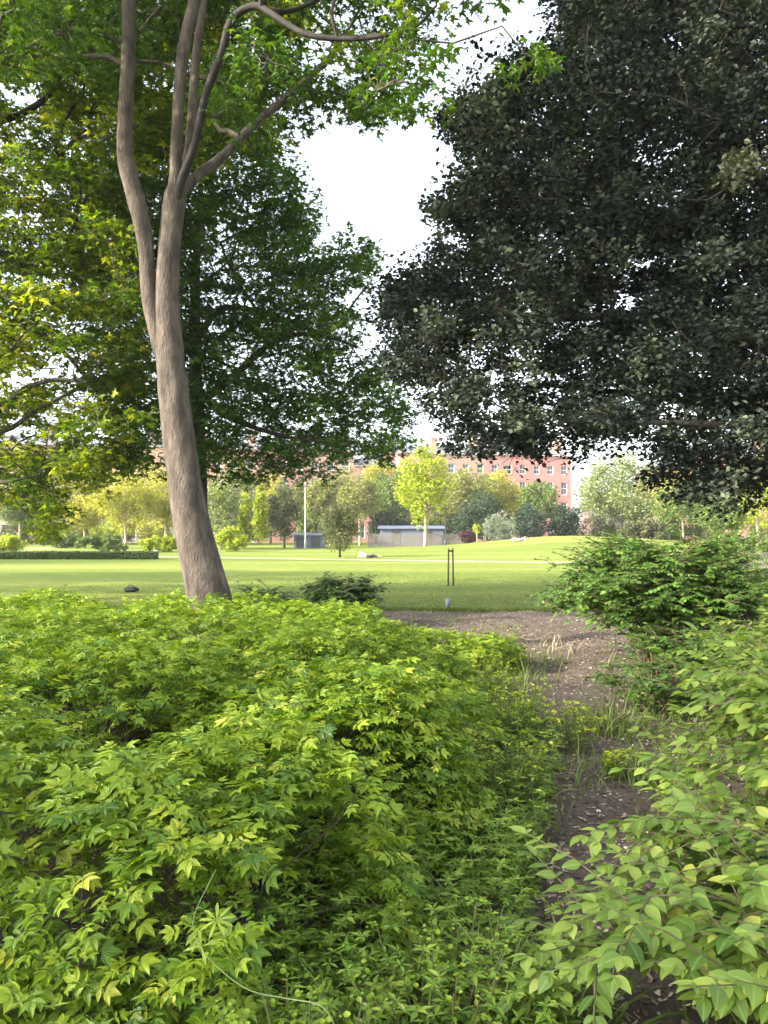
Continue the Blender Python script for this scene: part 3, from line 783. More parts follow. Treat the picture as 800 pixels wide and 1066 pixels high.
tuft('low green grass tuft at the far left of the bare soil', .75, 10.6, 90, .2, 310, spread=.3)
tuft('low grass tuft on bare soil in line with the small stakes', 1.15, 13.6, 90, .16, 311, spread=.35)
tuft('ragged grass tuft beneath the left side of the round bush', 1.9, 9.2, 110, .3, 312, spread=.2)
def spurge(label, x, y, n, h, seed, r=.22, mat='spurge', bs=.021):
    rng = np.random.default_rng(seed)
    t = thing('spurge_plant', label, 'plant', (x, y, .02)); mb = MB()
    SP = []; LV = []; LY = []
    for i in range(n):
        a = rng.uniform(0, 6.28); q = r * math.sqrt(rng.uniform()); hh = h * rng.uniform(.6, 1.1)
        b = np.array([q * .4 * math.cos(a), q * .4 * math.sin(a), 0]); e = np.array([q * math.cos(a), q * math.sin(a), hh])
        mb.tube([b, (b + e) / 2 + rng.normal(size=3) * .01, e], [.003, .0025, .002], 4, False)
        for k in range(9):
            aa = rng.uniform(0, 6.28); SP.append(e + np.array([math.cos(aa) * .028, math.sin(aa) * .028, rng.uniform(-.01, .02)]) * rng.uniform(.3, 1.3))
        for k in range(14):
            u = rng.uniform(.25, .95); LV.append(b + (e - b) * u); aa = rng.uniform(0, 6.28); LY.append((math.cos(aa), math.sin(aa), rng.uniform(.0, .6)))
    mb.build('stems', M['twig'], t)
    n1 = len(SP); bulk('bracts', T_disc, np.array(SP), leaf_frames(rng, n1, .3), bs * rng.uniform(.5, 1.3, n1), M[mat], t, rng.uniform(0, 1, n1))
    n2 = len(LV); bulk('leaves', T_thin, np.array(LV), frames(np.array(LY), np.array([0, 0, 1.]) + rng.normal(size=(n2, 3)) * .2), .045 * rng.uniform(.7, 1.2, n2), M['weed'], t, rng.uniform(0, 1, n2))
spurge('golden spurge clump at the left rim of the soil path', .95, 5.7, 80, .42, 401, .42)
spurge('small golden spurge clump on the path just right of the larger one', 1.36, 5.45, 30, .34, 402, .18)
spurge('lime green spurge at the bottom of the picture, left of centre', -.22, 1.95, 40, .36, 403, .24, 'spurge_lime', .015)
spurge('lime green spurge at the bottom of the picture, in the centre', .18, 2.3, 50, .34, 404, .3, 'spurge_lime', .015)
spurge('spurge growing in the weeds below the golden clump', .68, 4.3, 50, .40, 405, .3)
spurge('tiny yellow spurge alone on the path, right side', 1.5, 4.85, 22, .18, 406, .14)
spurge('spurge tangled among weeds at the shrub edge, middle height', .8, 7.2, 60, .34, 407, .5)

rng = np.random.default_rng(500)
def weed_region(n, f):
    x = rng.uniform(-1.5, 2.6, n); y = rng.uniform(1.3, 9, n); return x[f(x, y)], y[f(x, y)]
def path_x(y): return np.interp(y, [1.5, 3.1, 5.2, 7, 9, 12], [.75, .82, 1.55, 1.75, 2.1, 2.3])
def path_w(y): return np.interp(y, [1.5, 3.1, 5.2, 7, 9, 12], [.2, .2, .32, .45, .8, 1.6])
# plants of whorled leaves (cleavers) and seedlings: nobody could count them
x, y = weed_region(10000, lambda x, y: (x < path_x(y) - path_w(y) * 1.1) & (x > -1.0) & (y < 8.6))
keep = rng.uniform(0, 1, len(x)) < np.clip(1.25 - (y / 9), .15, 1); x, y = x[keep], y[keep]
x2, y2 = weed_region(1200, lambda x, y: (x > path_x(y) + path_w(y) * .8) & (y < 7.5)); x = np.concatenate([x, x2]); y = np.concatenate([y, y2])
W = []
h = rng.uniform(.06, .40, len(x)) * np.interp(y, [1.5, 5, 8], [1, .9, .6])
for lev in range(4):
    z = h * (1 - lev * .26); kk = 6
    a0 = rng.uniform(0, 6.28, len(x)); leanx = rng.normal(0, .03, len(x)); leany = rng.normal(0, .03, len(x))
    for j in range(kk):
        a = a0 + j * 6.283 / kk
        yd = np.stack([np.cos(a), np.sin(a), rng.normal(.1, .2, len(x))], 1)
        W.append((T_thin, np.stack([x + leanx, y + leany, z + .03], 1), frames(yd, np.array([0, 0, 1.]) + rng.normal(size=(len(x), 3)) * .25), .038 * rng.uniform(.6, 1.3, len(x)), rng.beta(2, 2, len(x))))
o = multi_bulk('weeds', W, M['weed'], None); tag(o, 'low green weeds carpeting the soil between the shrubs and the path', 'weeds', kind='stuff')

# loose grass on the bed
n = 9000; x = rng.uniform(-1.2, 3.2, n); y = rng.uniform(1.6, 14.5, n)
k = (np.abs(x - path_x(y)) > path_w(y) * rng.uniform(.3, 1.3, n)) & (x < 3) & (y < np.where(x < .3, 8, 15)) & (rng.uniform(0, 1, n) < np.interp(y, [2, 7, 9, 15], [1, .9, .35, .10]))
x, y = x[k], y[k]; n = len(x); parts = []
for i, T in enumerate(T_blades):
    s_ = slice(i, None, 3); m = len(x[s_]); a = rng.uniform(0, 6.28, m); s = rng.uniform(.1, .34, m)
    parts.append((T, np.stack([x[s_], y[s_], np.full(m, .02)], 1), frames(np.stack([np.cos(a), np.sin(a), np.zeros(m)], 1), np.array([0, 0, 1.]) + rng.normal(size=(m, 3)) * .25),
                  np.stack([np.full(m, .26), s, s], 1), rng.beta(2, 1.6, m)))
o = multi_bulk('loose_grass', parts, M['grass'], None); tag(o, 'scattered grass blades growing on the soil', 'grass', kind='stuff')

# fallen bark, leaves and twigs
n = 90000; y = 1.5 + 14 * rng.uniform(0, 1, n) ** 1.4; x = rng.uniform(-3, 4.5, n)
n = len(x); Rm = leaf_frames(rng, n, .35, 0); T_chip = Tmpl([(-.35, 0, 0), (.3, .1, .05), (.4, .8, 0), (0, 1.1, .1), (-.3, .7, .02)], [[0, 1, 2, 3, 4]])
sz = rng.uniform(.008, .030, n) * np.where(rng.uniform(0, 1, n) < .08, 2.0, 1.1)
zz = soil_z(x, y) + .006
k = y < edge_y(x) - .05
s3 = np.stack([sz * rng.uniform(.25, 1, n), sz, sz], 1)
o = multi_bulk('leaf_litter', [(T_chip, np.stack([x, y, zz], 1)[k], Rm[k], s3[k], rng.beta(1.6, 2.2, k.sum()))], M['litter'], None)
tag(o, 'bits of bark, twig and dry leaf strewn over the soil', 'leaf litter', kind='stuff')

# lawn grass: rough fringe along the bed and blades on the near lawn
n = 42000; x = rng.uniform(-14, 10, n); yy = edge_y(x) + np.where(rng.uniform(0, 1, n) < .3, rng.normal(.02, .09, n), 14 * rng.uniform(0, 1, n) ** 1.8)
s = np.where(np.abs(yy - edge_y(x)) < .25, rng.uniform(.07, .17, n), rng.uniform(.03, .06, n)); a = rng.uniform(0, 6.28, n)
M['lawn_blade'] = leafmat('lawn blade', [(0, (.085, .145, .018)), (.6, (.12, .175, .025)), (1, (.18, .22, .04))], .6, .3)
o = multi_bulk('lawn_grass', [(T_blade_far, np.stack([x, yy, np.zeros(n)], 1), frames(np.stack([np.cos(a), np.sin(a), np.zeros(n)], 1), np.array([0, 0, 1.]) + rng.normal(size=(n, 3)) * .2),
                               np.stack([np.full(n, .16), s, s], 1), rng.beta(2, 2, n))], M['lawn_blade'], None)
tag(o, 'short mown grass with a rough fringe where the lawn meets the bed', 'grass', kind='stuff')

# bent stem with a whorl of narrow leaves, bottom left
t = thing('bent_stem', 'long pale bent stem with a whorl of narrow leaves, low at the bottom left', 'plant', tuple(P(212, 960, 1.62)))
pts = np.array([P(x_, y_, d_) for x_, y_, d_ in [(225, 905, 1.66), (202, 955, 1.62), (208, 985, 1.6), (232, 1012, 1.58), (262, 1032, 1.56), (300, 1040, 1.55), (335, 1048, 1.53), (350, 1075, 1.55), (352, 1120, 1.7)]])
sp = smooth_path(pts, 5) - np.array(t.location)
mb = MB(); mb.tube(sp, np.linspace(.0008, .0017, len(sp)), 6); M['stem_pale'] = solid('pale green stem', [(.3, (.13, .18, .05)), (.7, (.2, .25, .09))], 9, .6); mb.build('stem', M['stem_pale'], t, True)
LP = []; LY = []
for (wx, wy, wd_, nn) in [(226, 958, 1.6, 9), (210, 985, 1.6, 4)]:
    for k in range(nn):
        a = k * 6.283 / nn + .3; LP.append(P(wx, wy, wd_) - np.array(t.location)); LY.append((math.cos(a), math.sin(a) * .6, math.sin(a) * .5))
T_nar = Tmpl([(0, 0, 0), (.07, .4, .02), (.09, .7, 0), (0, 1, -.1), (-.09, .7, 0), (-.07, .4, .02)], [[0, 1, 2, 3, 4, 5]])
LP = np.array(LP); bulk('leaf_whorl', T_nar, LP, frames(np.array(LY), np.tile([0, -.5, 1.], (len(LP), 1))), np.full(len(LP), .04), M['weed'], t, np.full(len(LP), .9))

# dead seed head standing in the shrubs
sh = P(299, 742, 3.6)
t = thing('dry_seed_head', 'dry straw-coloured seed head with spreading spokes standing among the left-hand shrubs', 'plant', (sh[0], sh[1], 0))
mb = MB(); mb.tube([(0, 0, 0), (.01, 0, .4), (0, 0, sh[2] + .02)], [.004, .0035, .003], 6); mb.build('stalk', M['dry'], t, True)
mb = MB(); rg = np.random.default_rng(9)
for k in range(13):
    a = k * 6.283 / 13 + rg.normal(0, .1); L = rg.uniform(.07, .13); z0 = sh[2] + .02
    mb.tube([(0, 0, z0), (math.cos(a) * L * .6, math.sin(a) * L * .6, z0 + .03), (math.cos(a) * L, math.sin(a) * L, z0 + rg.uniform(-.02, .03))], [.002, .0018, .0012], 4)
mb.build('spokes', M['dry'], t)

# ------------------------------------------------------------------ lawn furniture
M['timber'] = solid('weathered timber', [(.3, (.07, .05, .04)), (.7, (.14, .11, .09))], 12, .85)
p = P(469.5, 0, 22.9)
t = thing('tree_stakes', 'pair of thin timber stakes joined by a crossbar, standing on the near lawn', 'stakes', (p[0], 22.9, 0))
for sx in (-.062, .062):
    mb = MB(); mb.tube([(sx * 1.25, 0, -.05), (sx, 0, 1.12)], [.026, .023], 8); mb.build('stake', M['timber'], t, True)
mb = MB(); mb.box((0, 0, 1.04), (.17, .075, .05)); mb.build('crossbar', M['timber'], t)
M['blue_pale'] = solid('pale blue paint', [(.3, (.17, .22, .27)), (.7, (.25, .30, .34))], 8, .6)
p = P(466.5, 0, 15.75)
mb = MB(); mb.tube([(0, 0, 0), (0, 0, .2), (.005, 0, .235), (.005, 0, .245)], [.055, .052, .046, .02], 12); o = mb.build('marker_post', M['blue_pale'], None, True); o.location = (p[0], 15.75, 0)
tag(o, 'stubby pale blue post at the edge where lawn meets bare soil', 'post')

# black bag on the lawn
M['black'] = solid('black cloth', [(.3, (.012, .012, .014)), (.7, (.03, .03, .034))], 12, .8)
p = P(137, 0, 20.5)
t = thing('bag', 'flat black bag lying on the lawn at the left', 'bag', (p[0], 20.5, 0))
V = []; F = []
ns, nr = 12, 6
for i in range(nr + 1):
    ph = i / nr * math.pi
    for j in range(ns):
        a = j / ns * 6.283; q = math.sin(ph) ** .6
        V.append((math.copysign(abs(math.cos(a)) ** .6, math.cos(a)) * q * .2, math.copysign(abs(math.sin(a)) ** .6, math.sin(a)) * q * .14, .07 - .07 * math.cos(ph) + .012 * math.sin(a * 3 + i)))
for i in range(nr):
    for j in range(ns): F.append([i*ns+j, i*ns+(j+1) % ns, (i+1)*ns+(j+1) % ns, (i+1)*ns+j])
mb = MB(); mb.add(V, F); mb.build('body', M['black'], t, True)
mb = MB(); mb.tube(smooth_path([(-.1, -.02, .12), (-.05, -.05, .19), (.06, -.06, .18), (.1, -.02, .12)], 4), .009, 6); mb.build('handle', M['black'], t, True)

# people lying on the grass: one continuous skinned figure each
def person(label, x, y, rz, cloth, legs):
    t = thing('person', label, 'person', (x, y, float(gz(x, y)))); t.rotation_euler.z = rz
    J = {'pel': (0, 0, .12, .13), 'wai': (0, .16, .14, .115), 'che': (0, .34, .2, .135), 'nec': (0, .5, .3, .055), 'hea': (0, .6, .36, .085), 'top': (0, .7, .4, .08),
         'shl': (-.17, .42, .26, .06), 'ell': (-.26, .5, .08, .042), 'hal': (-.14, .66, .05, .03), 'shr': (.17, .42, .26, .06), 'elr': (.27, .5, .08, .042), 'har': (.16, .68, .05, .03),
         'hil': (-.1, -.06, .11, .095), 'knl': (-.13, -.48, .1 + legs, .065), 'anl': (-.12, -.86, .07, .042), 'tol': (-.12, -.9, .17, .035),
         'hir': (.1, -.06, .11, .095), 'knr': (.13, -.46, .1, .065), 'anr': (.12, -.88, .06, .042), 'tor': (.13, -.92, .16, .035)}
    ks = list(J); E = [('pel','wai'),('wai','che'),('che','nec'),('nec','hea'),('hea','top'),('che','shl'),('shl','ell'),('ell','hal'),('che','shr'),('shr','elr'),('elr','har'),
         ('pel','hil'),('hil','knl'),('knl','anl'),('anl','tol'),('pel','hir'),('hir','knr'),('knr','anr'),('anr','tor')]
    me = bpy.data.meshes.new('body'); me.from_pydata([J[k][:3] for k in ks], [(ks.index(a), ks.index(b)) for a, b in E], [])
    o = bpy.data.objects.new('tmp', me); col.objects.link(o)
    o.modifiers.new('s', 'SKIN'); 
    for i, k in enumerate(ks): me.skin_vertices[0].data[i].radius = (J[k][3], J[k][3])
    me.skin_vertices[0].data[0].use_root = True
    o.modifiers.new('u', 'SUBSURF').levels = 2
    dg = bpy.context.evaluated_depsgraph_get(); m2 = bpy.data.meshes.new_from_object(o.evaluated_get(dg)); bpy.data.objects.remove(o)
    m2.name = 'body'; m2.materials.clear()
    m2.materials.append(M['skin']); m2.materials.append(cloth[0]); m2.materials.append(cloth[1])
    for pl in m2.polygons:
        c = pl.center; pl.use_smooth = True
        pl.material_index = 0 if (c.y > .47 and abs(c.x) < .12 and c.z > .2) or (c.y > .55) or c.y < -.84 else (2 if c.y < .05 else 1)
    link('body', m2, None, t)
    mb = MB(); V = []; F = []
    for i in range(6):
        ph = i / 5 * math.pi * .55
        for j in range(10): a = j * .6283; V.append((.094 * math.sin(ph) * math.cos(a), .66 + .09 * math.sin(ph) * math.sin(a) + .02, .39 + .085 * math.cos(ph)))
    for i in range(5):
        for j in range(10): F.append([i*10+j, i*10+(j+1) % 10, (i+1)*10+(j+1) % 10, (i+1)*10+j])
    mb.add(V, F); mb.build('hair', M['hair'], t, True)
M['skin'] = solid('skin', [(.3, (.45, .28, .2)), (.7, (.5, .32, .24))], 5, .6)
M['hair'] = solid('dark hair', [(.3, (.03, .02, .015)), (.7, (.06, .04, .03))], 30, .6)
M['cl_white'] = solid('white cloth', [(.3, (.6, .6, .62)), (.7, (.75, .75, .77))], 9, .8)
M['cl_dark'] = solid('dark cloth', [(.3, (.02, .022, .03)), (.7, (.04, .045, .06))], 9, .8)
M['cl_grey'] = solid('grey cloth', [(.3, (.3, .31, .36)), (.7, (.4, .41, .46))], 9, .8)
p = P(383, 0, 47.5); person('person lying on the lawn beside the small dark round tree, in dark clothes', p[0], 47.5, R_(60), (M['cl_white'], M['cl_dark']), .12)
p = P(541, 0, 69); person('person in pale clothes reclining on the grass mound', p[0], 69, R_(-65), (M['cl_grey'], M['cl_white']), .18)

# ------------------------------------------------------------------ far trees and shrubs
def far_tree(name, label, px, ytop, ybot, wpx, d, kind, trunk=True, crown_bot=None, seed=0, n=None, bark='bark_pale', cat='tree', group=None, leaf=None, shape='round', stemw=None):
    rng = np.random.default_rng(seed + int(px) * 7)
    x = (px - 400) / 800 * d; z0 = float(gz(x, d))
    ztop = EYE - (ytop - HOR) / 800 * d; H = ztop - z0
    cb = (EYE - (crown_bot - HOR) / 800 * d - z0) if crown_bot else (H * .22 if trunk else 0)
    r = wpx / 2 / 800 * d * (1.12 if d > 60 and trunk else 1.0)
    t = thing(name, label, cat, (x, d, z0), group)
    leaf = leaf or max(.09, d * .0032)
    hz = (H - cb) / 2
    nc = int(26 + 26 * (hz * 2 / max(r, .1)) ** .5)
    c = rand_dirs(rng, nc) * (rng.uniform(0, 1, nc) ** .38)[:, None]
    if shape == 'cone': c[:, :2] *= np.clip(.62 - c[:, 2:3] * .45, .15, 1.1)
    c = c * np.array([r * .88, r * .88, hz * .9]) + np.array([0, 0, cb + hz])
    cr = min(r, hz) * rng.uniform(.22, .42, nc)
    area = math.pi * r * hz
    N = n or int(min(9000, max(500, 9 * area / (leaf * leaf * .4))))
    k = N // nc; cc = np.repeat(c, k, 0); rr = np.repeat(cr, k)
    v = rand_dirs(rng, nc * k) * (rng.uniform(.2, 1, nc * k) ** .5)[:, None] * rr[:, None]
    pos = cc + v; pos[:, 2] = np.maximum(pos[:, 2], .05)
    rnd = np.clip(rng.beta(2, 2, nc * k) + np.repeat(rng.normal(0, .16, nc), k), 0, 1)
    bulk('crown' if trunk else 'foliage', T_fat, pos, leaf_frames(rng, nc * k, .8), leaf * rng.uniform(.7, 1.35, nc * k), FL[kind], t, rnd)
    mb = MB(); tw = stemw or max(.05, H * .017)
    if trunk:
        mb.tube([(0, 0, -.05), (0, 0, .3), (rng.normal(0, .05), 0, cb + .1), (0, 0, cb + hz), (0, 0, H * .85)], [tw * 1.5, tw * 1.1, tw, tw * .6, tw * .15], 8)
    skeleton(mb, rng, [(0, 0, max(.05, cb * .9)), (0, 0, cb + hz * .4), (0, 0, cb + hz)], c[::2], np.array([0, 0, max(.05, cb * .9)]), max(.008, tw * .16), rmin=.012, rmax=tw * .6, sides=4, twigs=0)
    mb.build('trunk' if trunk else 'stems', M[bark], t, True)
    return t

G1 = 'sunlit park trees on the far left'; G2 = 'park trees in front of the brick houses'
ft = far_tree
ft('young_tree', 'bright lime-yellow rounded tree with pale trunk, standing alone before the paling fence', 443, 464, 570, 54, 79, 'lime', crown_bot=548, seed=1, n=9000)
ft('small_tree', 'small dark round-headed tree standing on the middle of the lawn', 354, 521, 580, 46, 49, 'olive', crown_bot=572, seed=2, n=7000, bark='bark_dark', leaf=.13)
ft('lime_sapling', 'thin yellow-green sapling at the left foot of the grass mound', 497, 545, 566, 8, 74, 'lime', crown_bot=556, seed=3, n=500, leaf=.16, bark='bark_pale')
ft('flowering_shrub', 'white blossoming shrub behind the grass mound', 521, 534, 566, 40, 83, 'white', False, seed=4, n=4500, cat='shrub', leaf=.2)
ft('purple_shrub', 'low purple-leaved shrub at the right end of the paling fence', 487, 551, 570, 19, 78, 'purple', False, seed=5, n=1500, cat='shrub', leaf=.2)
ft('dark_bush', 'dark green spreading bush behind the purple-leaved shrub', 497, 512, 566, 58, 90, 'dark', False, seed=6, n=6000, cat='bush')
ft('teal_bush', 'blue-green bush between the white blossom and the red brick house', 552, 525, 562, 40, 88, 'teal', False, seed=7, n=4500, cat='bush')
ft('dark_bush', 'dark green bush beneath the corner of the red brick house', 588, 526, 560, 38, 88, 'dark', False, seed=8, n=4500, cat='bush')
ft('small_tree', 'fresh green tree in front of the red brick house', 563, 500, 560, 40, 93, 'green', crown_bot=545, seed=9, n=5000)
ft('large_tree', 'large pale green tree right of the red brick house', 648, 474, 562, 92, 92, 'pale', crown_bot=545, seed=10, n=11000, bark='bark_dark')
ft('park_tree', 'golden bronze tree right of the lime-yellow tree', 490, 484, 565, 48, 98, 'bronze', crown_bot=545, seed=11, n=5000, group=G2)
ft('park_tree', 'yellow-green tree close to the left of the lime-yellow tree', 408, 486, 565, 42, 98, 'green', crown_bot=550, seed=12, n=5000, group=G2)
ft('park_tree', 'bronze tree behind the small dark round-headed tree', 375, 494, 566, 46, 90, 'bronze', crown_bot=540, seed=13, n=5000, group=G2)
ft('park_tree', 'golden tree behind the dark bush, below the red houses', 520, 490, 562, 44, 102, 'gold', crown_bot=535, seed=14, n=4000, group=G2)
ft('dark_bush', 'dark bush behind the left half of the paling fence', 405, 530, 566, 44, 92, 'dark', False, seed=15, n=4000, cat='bush')
ft('conifer', 'lime-yellow columnar conifer on the left side, right of the leaning trunk', 271, 502, 570, 21, 74, 'lime', False, seed=16, n=4500, shape='cone')
ft('conifer', 'shorter lime-yellow conifer just left of the taller one', 255, 507, 568, 22, 76, 'lime', False, seed=17, n=4000, shape='cone')
ft('park_tree', 'olive green tree right of the lime conifers', 296, 505, 570, 38, 76, 'olive', crown_bot=562, seed=18, n=6000, group=G1, bark='bark_dark')
ft('park_tree', 'yellow-green airy tree directly right of the leaning trunk', 230, 500, 572, 40, 70, 'pale', crown_bot=560, seed=19, n=5500, group=G1)
ft('park_tree', 'golden tree with pale slim trunk in front of the far left houses', 131, 492, 572, 62, 70, 'gold', crown_bot=548, seed=20, n=6500, group=G1)
ft('park_tree', 'golden-green tree between the pale-trunked tree and the leaning trunk', 172, 495, 570, 50, 74, 'gold', crown_bot=548, seed=21, n=5500, group=G1)
ft('park_tree', 'small golden tree at the far left in front of the white doorway', 88, 515, 568, 36, 74, 'gold', crown_bot=550, seed=22, n=3500, group=G1)
ft('small_bush', 'lime green rounded bush below the yellow-green airy tree', 240, 548, 576, 34, 64, 'lime', False, seed=23, n=3500, cat='bush')
ft('small_bush', 'fresh green bush below the olive tree', 322, 530, 566, 26, 84, 'green', False, seed=24, n=3000, cat='bush')
ft('small_bush', 'yellow-green bush at the left picture edge behind the low hedge', 5, 556, 580, 44, 52, 'lime', False, seed=25, n=3500, cat='bush')
ft('small_bush', 'green bush behind the low hedge, under the golden tree with pale trunk', 108, 557, 576, 60, 62, 'green', False, seed=26, n=4500, cat='bush')
ft('small_bush', 'yellow-green bush left of the leaning trunk behind the white post', 168, 556, 577, 50, 62, 'lime', False, seed=27, n=4500, cat='bush')
ft('small_bush', 'green bush between the pale side path and the houses', 62, 550, 572, 46, 78, 'green', False, seed=28, n=3500, cat='bush')
ft('park_tree', 'bright green tree beneath the oak crown, right side', 712, 505, 565, 60, 72, 'green', crown_bot=545, seed=29, n=6000, group=G2)
ft('park_tree', 'yellow tree at the right edge beneath the dark crown', 790, 480, 570, 70, 66, 'lime', crown_bot=545, seed=30, n=6500, group=G2)
ft('park_tree', 'green tree behind the round bush, near the right edge', 752, 515, 575, 56, 60, 'green', crown_bot=560, seed=31, n=6000, group=G2)
ft('park_tree', 'golden-green tree between the big pale tree and the right edge', 735, 490, 562, 70, 96, 'pale', crown_bot=540, seed=32, n=5000, group=G2)
ft('small_bush', 'olive bush right of the grass mound, under the large pale tree', 672, 540, 566, 60, 84, 'olive', False, seed=33, n=4500, cat='bush')
ft('small_bush', 'green bush behind the low picket fence at the right edge', 785, 552, 582, 80, 48, 'green', False, seed=34, n=5000, cat='bush')
ft('flowering_shrub', 'pale pink blossoming shrub below the right corner of the red brick house', 613, 531, 556, 22, 100, 'pink', False, seed=35, n=2500, cat='shrub', leaf=.25)
ft('park_tree', 'bronze tree behind the grey-blue shed', 330, 500, 562, 50, 100, 'bronze', crown_bot=535, seed=36, n=4500, group=G2)
ft('park_tree', 'green tree beyond the left picture edge houses', 20, 515, 566, 40, 84, 'green', crown_bot=550, seed=37, n=4000, group=G1)

# second row of park trees, nearer the houses
for q, (px_, top_, w_, kd, lb) in enumerate([
   (40, 488, 50, 'gold', 'golden tree farthest left in the back row before the houses'), (76, 496, 46, 'bronze', 'bronze tree of the back row, left of the white doorway'),
   (108, 486, 56, 'gold', 'golden tree of the back row, left of the slim pale trunk'), (152, 484, 54, 'gold', 'golden tree of the back row, just left of the leaning trunk'),
   (200, 490, 56, 'bronze', 'bronze tree of the back row, hidden partly by the leaning trunk'), (246, 488, 50, 'pale', 'pale green tree of the back row behind the lime conifers'),
   (282, 496, 40, 'gold', 'golden tree of the back row between conifers and olive tree'), (310, 500, 36, 'olive', 'olive tree of the back row left of the pale lamp post'),
   (350, 488, 50, 'bronze', 'bronze tree of the back row above the small dark round tree'), (392, 480, 40, 'gold', 'golden tree of the back row left of the paling fence end'),
   (424, 492, 36, 'green', 'green tree of the back row touching the left side of the lime-yellow tree'), (468, 484, 40, 'gold', 'golden tree of the back row touching the right side of the lime-yellow tree'),
   (506, 500, 44, 'gold', 'golden tree of the back row above the dark bush'), (538, 508, 34, 'bronze', 'bronze tree of the back row above the white blossom'),
   (630, 484, 56, 'green', 'green tree of the back row next to the red brick house'), (690, 488, 60, 'gold', 'golden tree of the back row right of the large pale green tree'),
   (765, 500, 60, 'green', 'green tree of the back row at the right')]):
    ft('park_tree', lb, px_, top_ - (6 if px_ < 430 else 0), 562, w_ * (1.15 if px_ < 430 else 1), 103 if q < 10 else 112, kd, crown_bot=546, seed=600 + q, n=4200, group='second row of park trees before the houses', leaf=.34)

for q, (px_, top_, w_, kd, lb) in enumerate([
   (20, 540, 60, 'olive', 'olive bush before the houses at the left edge'), (75, 541, 50, 'bronze', 'khaki bush before the houses, left of the slim pale trunk'),
   (118, 543, 44, 'lime', 'lime bush before the houses just left of the slim pale trunk'), (155, 540, 50, 'gold', 'golden bush before the houses, left of the leaning trunk'),
   (208, 538, 50, 'lime', 'lime bush before the houses, right behind the leaning trunk'), (262, 542, 50, 'olive', 'olive bush before the houses behind the lime conifers'),
   (345, 535, 60, 'green', 'green bush before the houses behind the small dark round tree'), (430, 534, 60, 'green', 'green bush before the houses behind the lime-yellow tree'),
   (470, 534, 40, 'olive', 'olive bush before the houses right of the lime-yellow tree'), (640, 540, 60, 'olive', 'olive bush before the far houses under the large pale tree'),
   (700, 538, 70, 'green', 'green bush before the far houses right of the large pale tree'), (765, 538, 80, 'lime', 'lime bush before the far houses at the right edge')]):
    ft('small_bush', lb, px_, top_ - 7, 564, w_ * 1.3, 99, kd, False, seed=700 + q, n=4200, group='bushes along the railings before the houses', cat='bush', leaf=.3)

def hedge(name, label, x0, x1, y, h, w_, n, mat, seed):
    rng = np.random.default_rng(seed); t = thing(name, label, 'hedge', ((x0 + x1) / 2, y, 0)); L = x1 - x0
    mb = MB(); mb.box((0, 0, h * .46), (L - .1, w_ * .8, h * .86)); mb.build('core', M['darkcore'], t)
    pos = np.stack([rng.uniform(-L / 2, L / 2, n), rng.uniform(-w_ / 2, w_ / 2, n), rng.uniform(.03, h, n)], 1)
    f = rng.integers(0, 3, n); pos[f == 0, 1] = -w_ / 2; pos[f == 1, 2] = h; pos += rng.normal(0, .02, pos.shape)
    bulk('foliage', T_fat, pos, leaf_frames(rng, n, .9), .1 * rng.uniform(.6, 1.3, n), mat, t, rng.uniform(0, 1, n))
M['darkcore'] = solid('inner twigs', [(.3, (.02, .03, .012)), (.7, (.04, .055, .02))], 9, .9)
hedge('low_hedge', 'low clipped hedge running along the far side of the lawn on the left', -27, -13.4, 45.5, .42, .8, 14000, M['hedge'], 61)

# ------------------------------------------------------------------ fences, posts, shed
M['paling'] = solid('weathered pale boards', [(.3, (.11, .10, .085)), (.7, (.2, .175, .15))], 3, .85, 0, 30, (4, 1, 1))
M['pole_pale'] = solid('pale painted steel', [(.3, (.24, .26, .25)), (.7, (.32, .34, .32))], 3, .5)
M['pole_dark'] = solid('dark steel', [(.3, (.03, .032, .035)), (.7, (.05, .053, .056))], 3, .5)
def paling_fence(name, label, x0, x1, y, h, pw, gap, seed, z0=0):
    rng = np.random.default_rng(seed); t = thing(name, label, 'fence', ((x0 + x1) / 2, y, z0)); L = x1 - x0
    mb = MB(); x = -L / 2
    while x < L / 2:
        hh = h * rng.uniform(.95, 1.03); mb.box((x, -.03, hh / 2), (pw, .02, hh)); x += pw + gap
    mb.build('palings', M['paling'], t)
    for zz_ in (.3, .8):
        mb = MB(); mb.box((0, .01, h * zz_), (L, .04, .08)); mb.build('rail', M['paling'], t)
    k = int(L / 2.4)
    for i in range(k + 1):
        mb = MB(); mb.box((-L / 2 + i * L / k, .07, h * .5), (.09, .075, h * 1.02)); mb.build('post', M['paling'], t)
paling_fence('paling_fence', 'long pale paling fence across the far side of the lawn', -1.6, 8.6, 80, 1.45, .14, .05, 71)
paling_fence('picket_fence', 'low pale picket fence beyond the round bush at the right edge', 12.8, 24, 33.5, .72, .07, .05, 72)

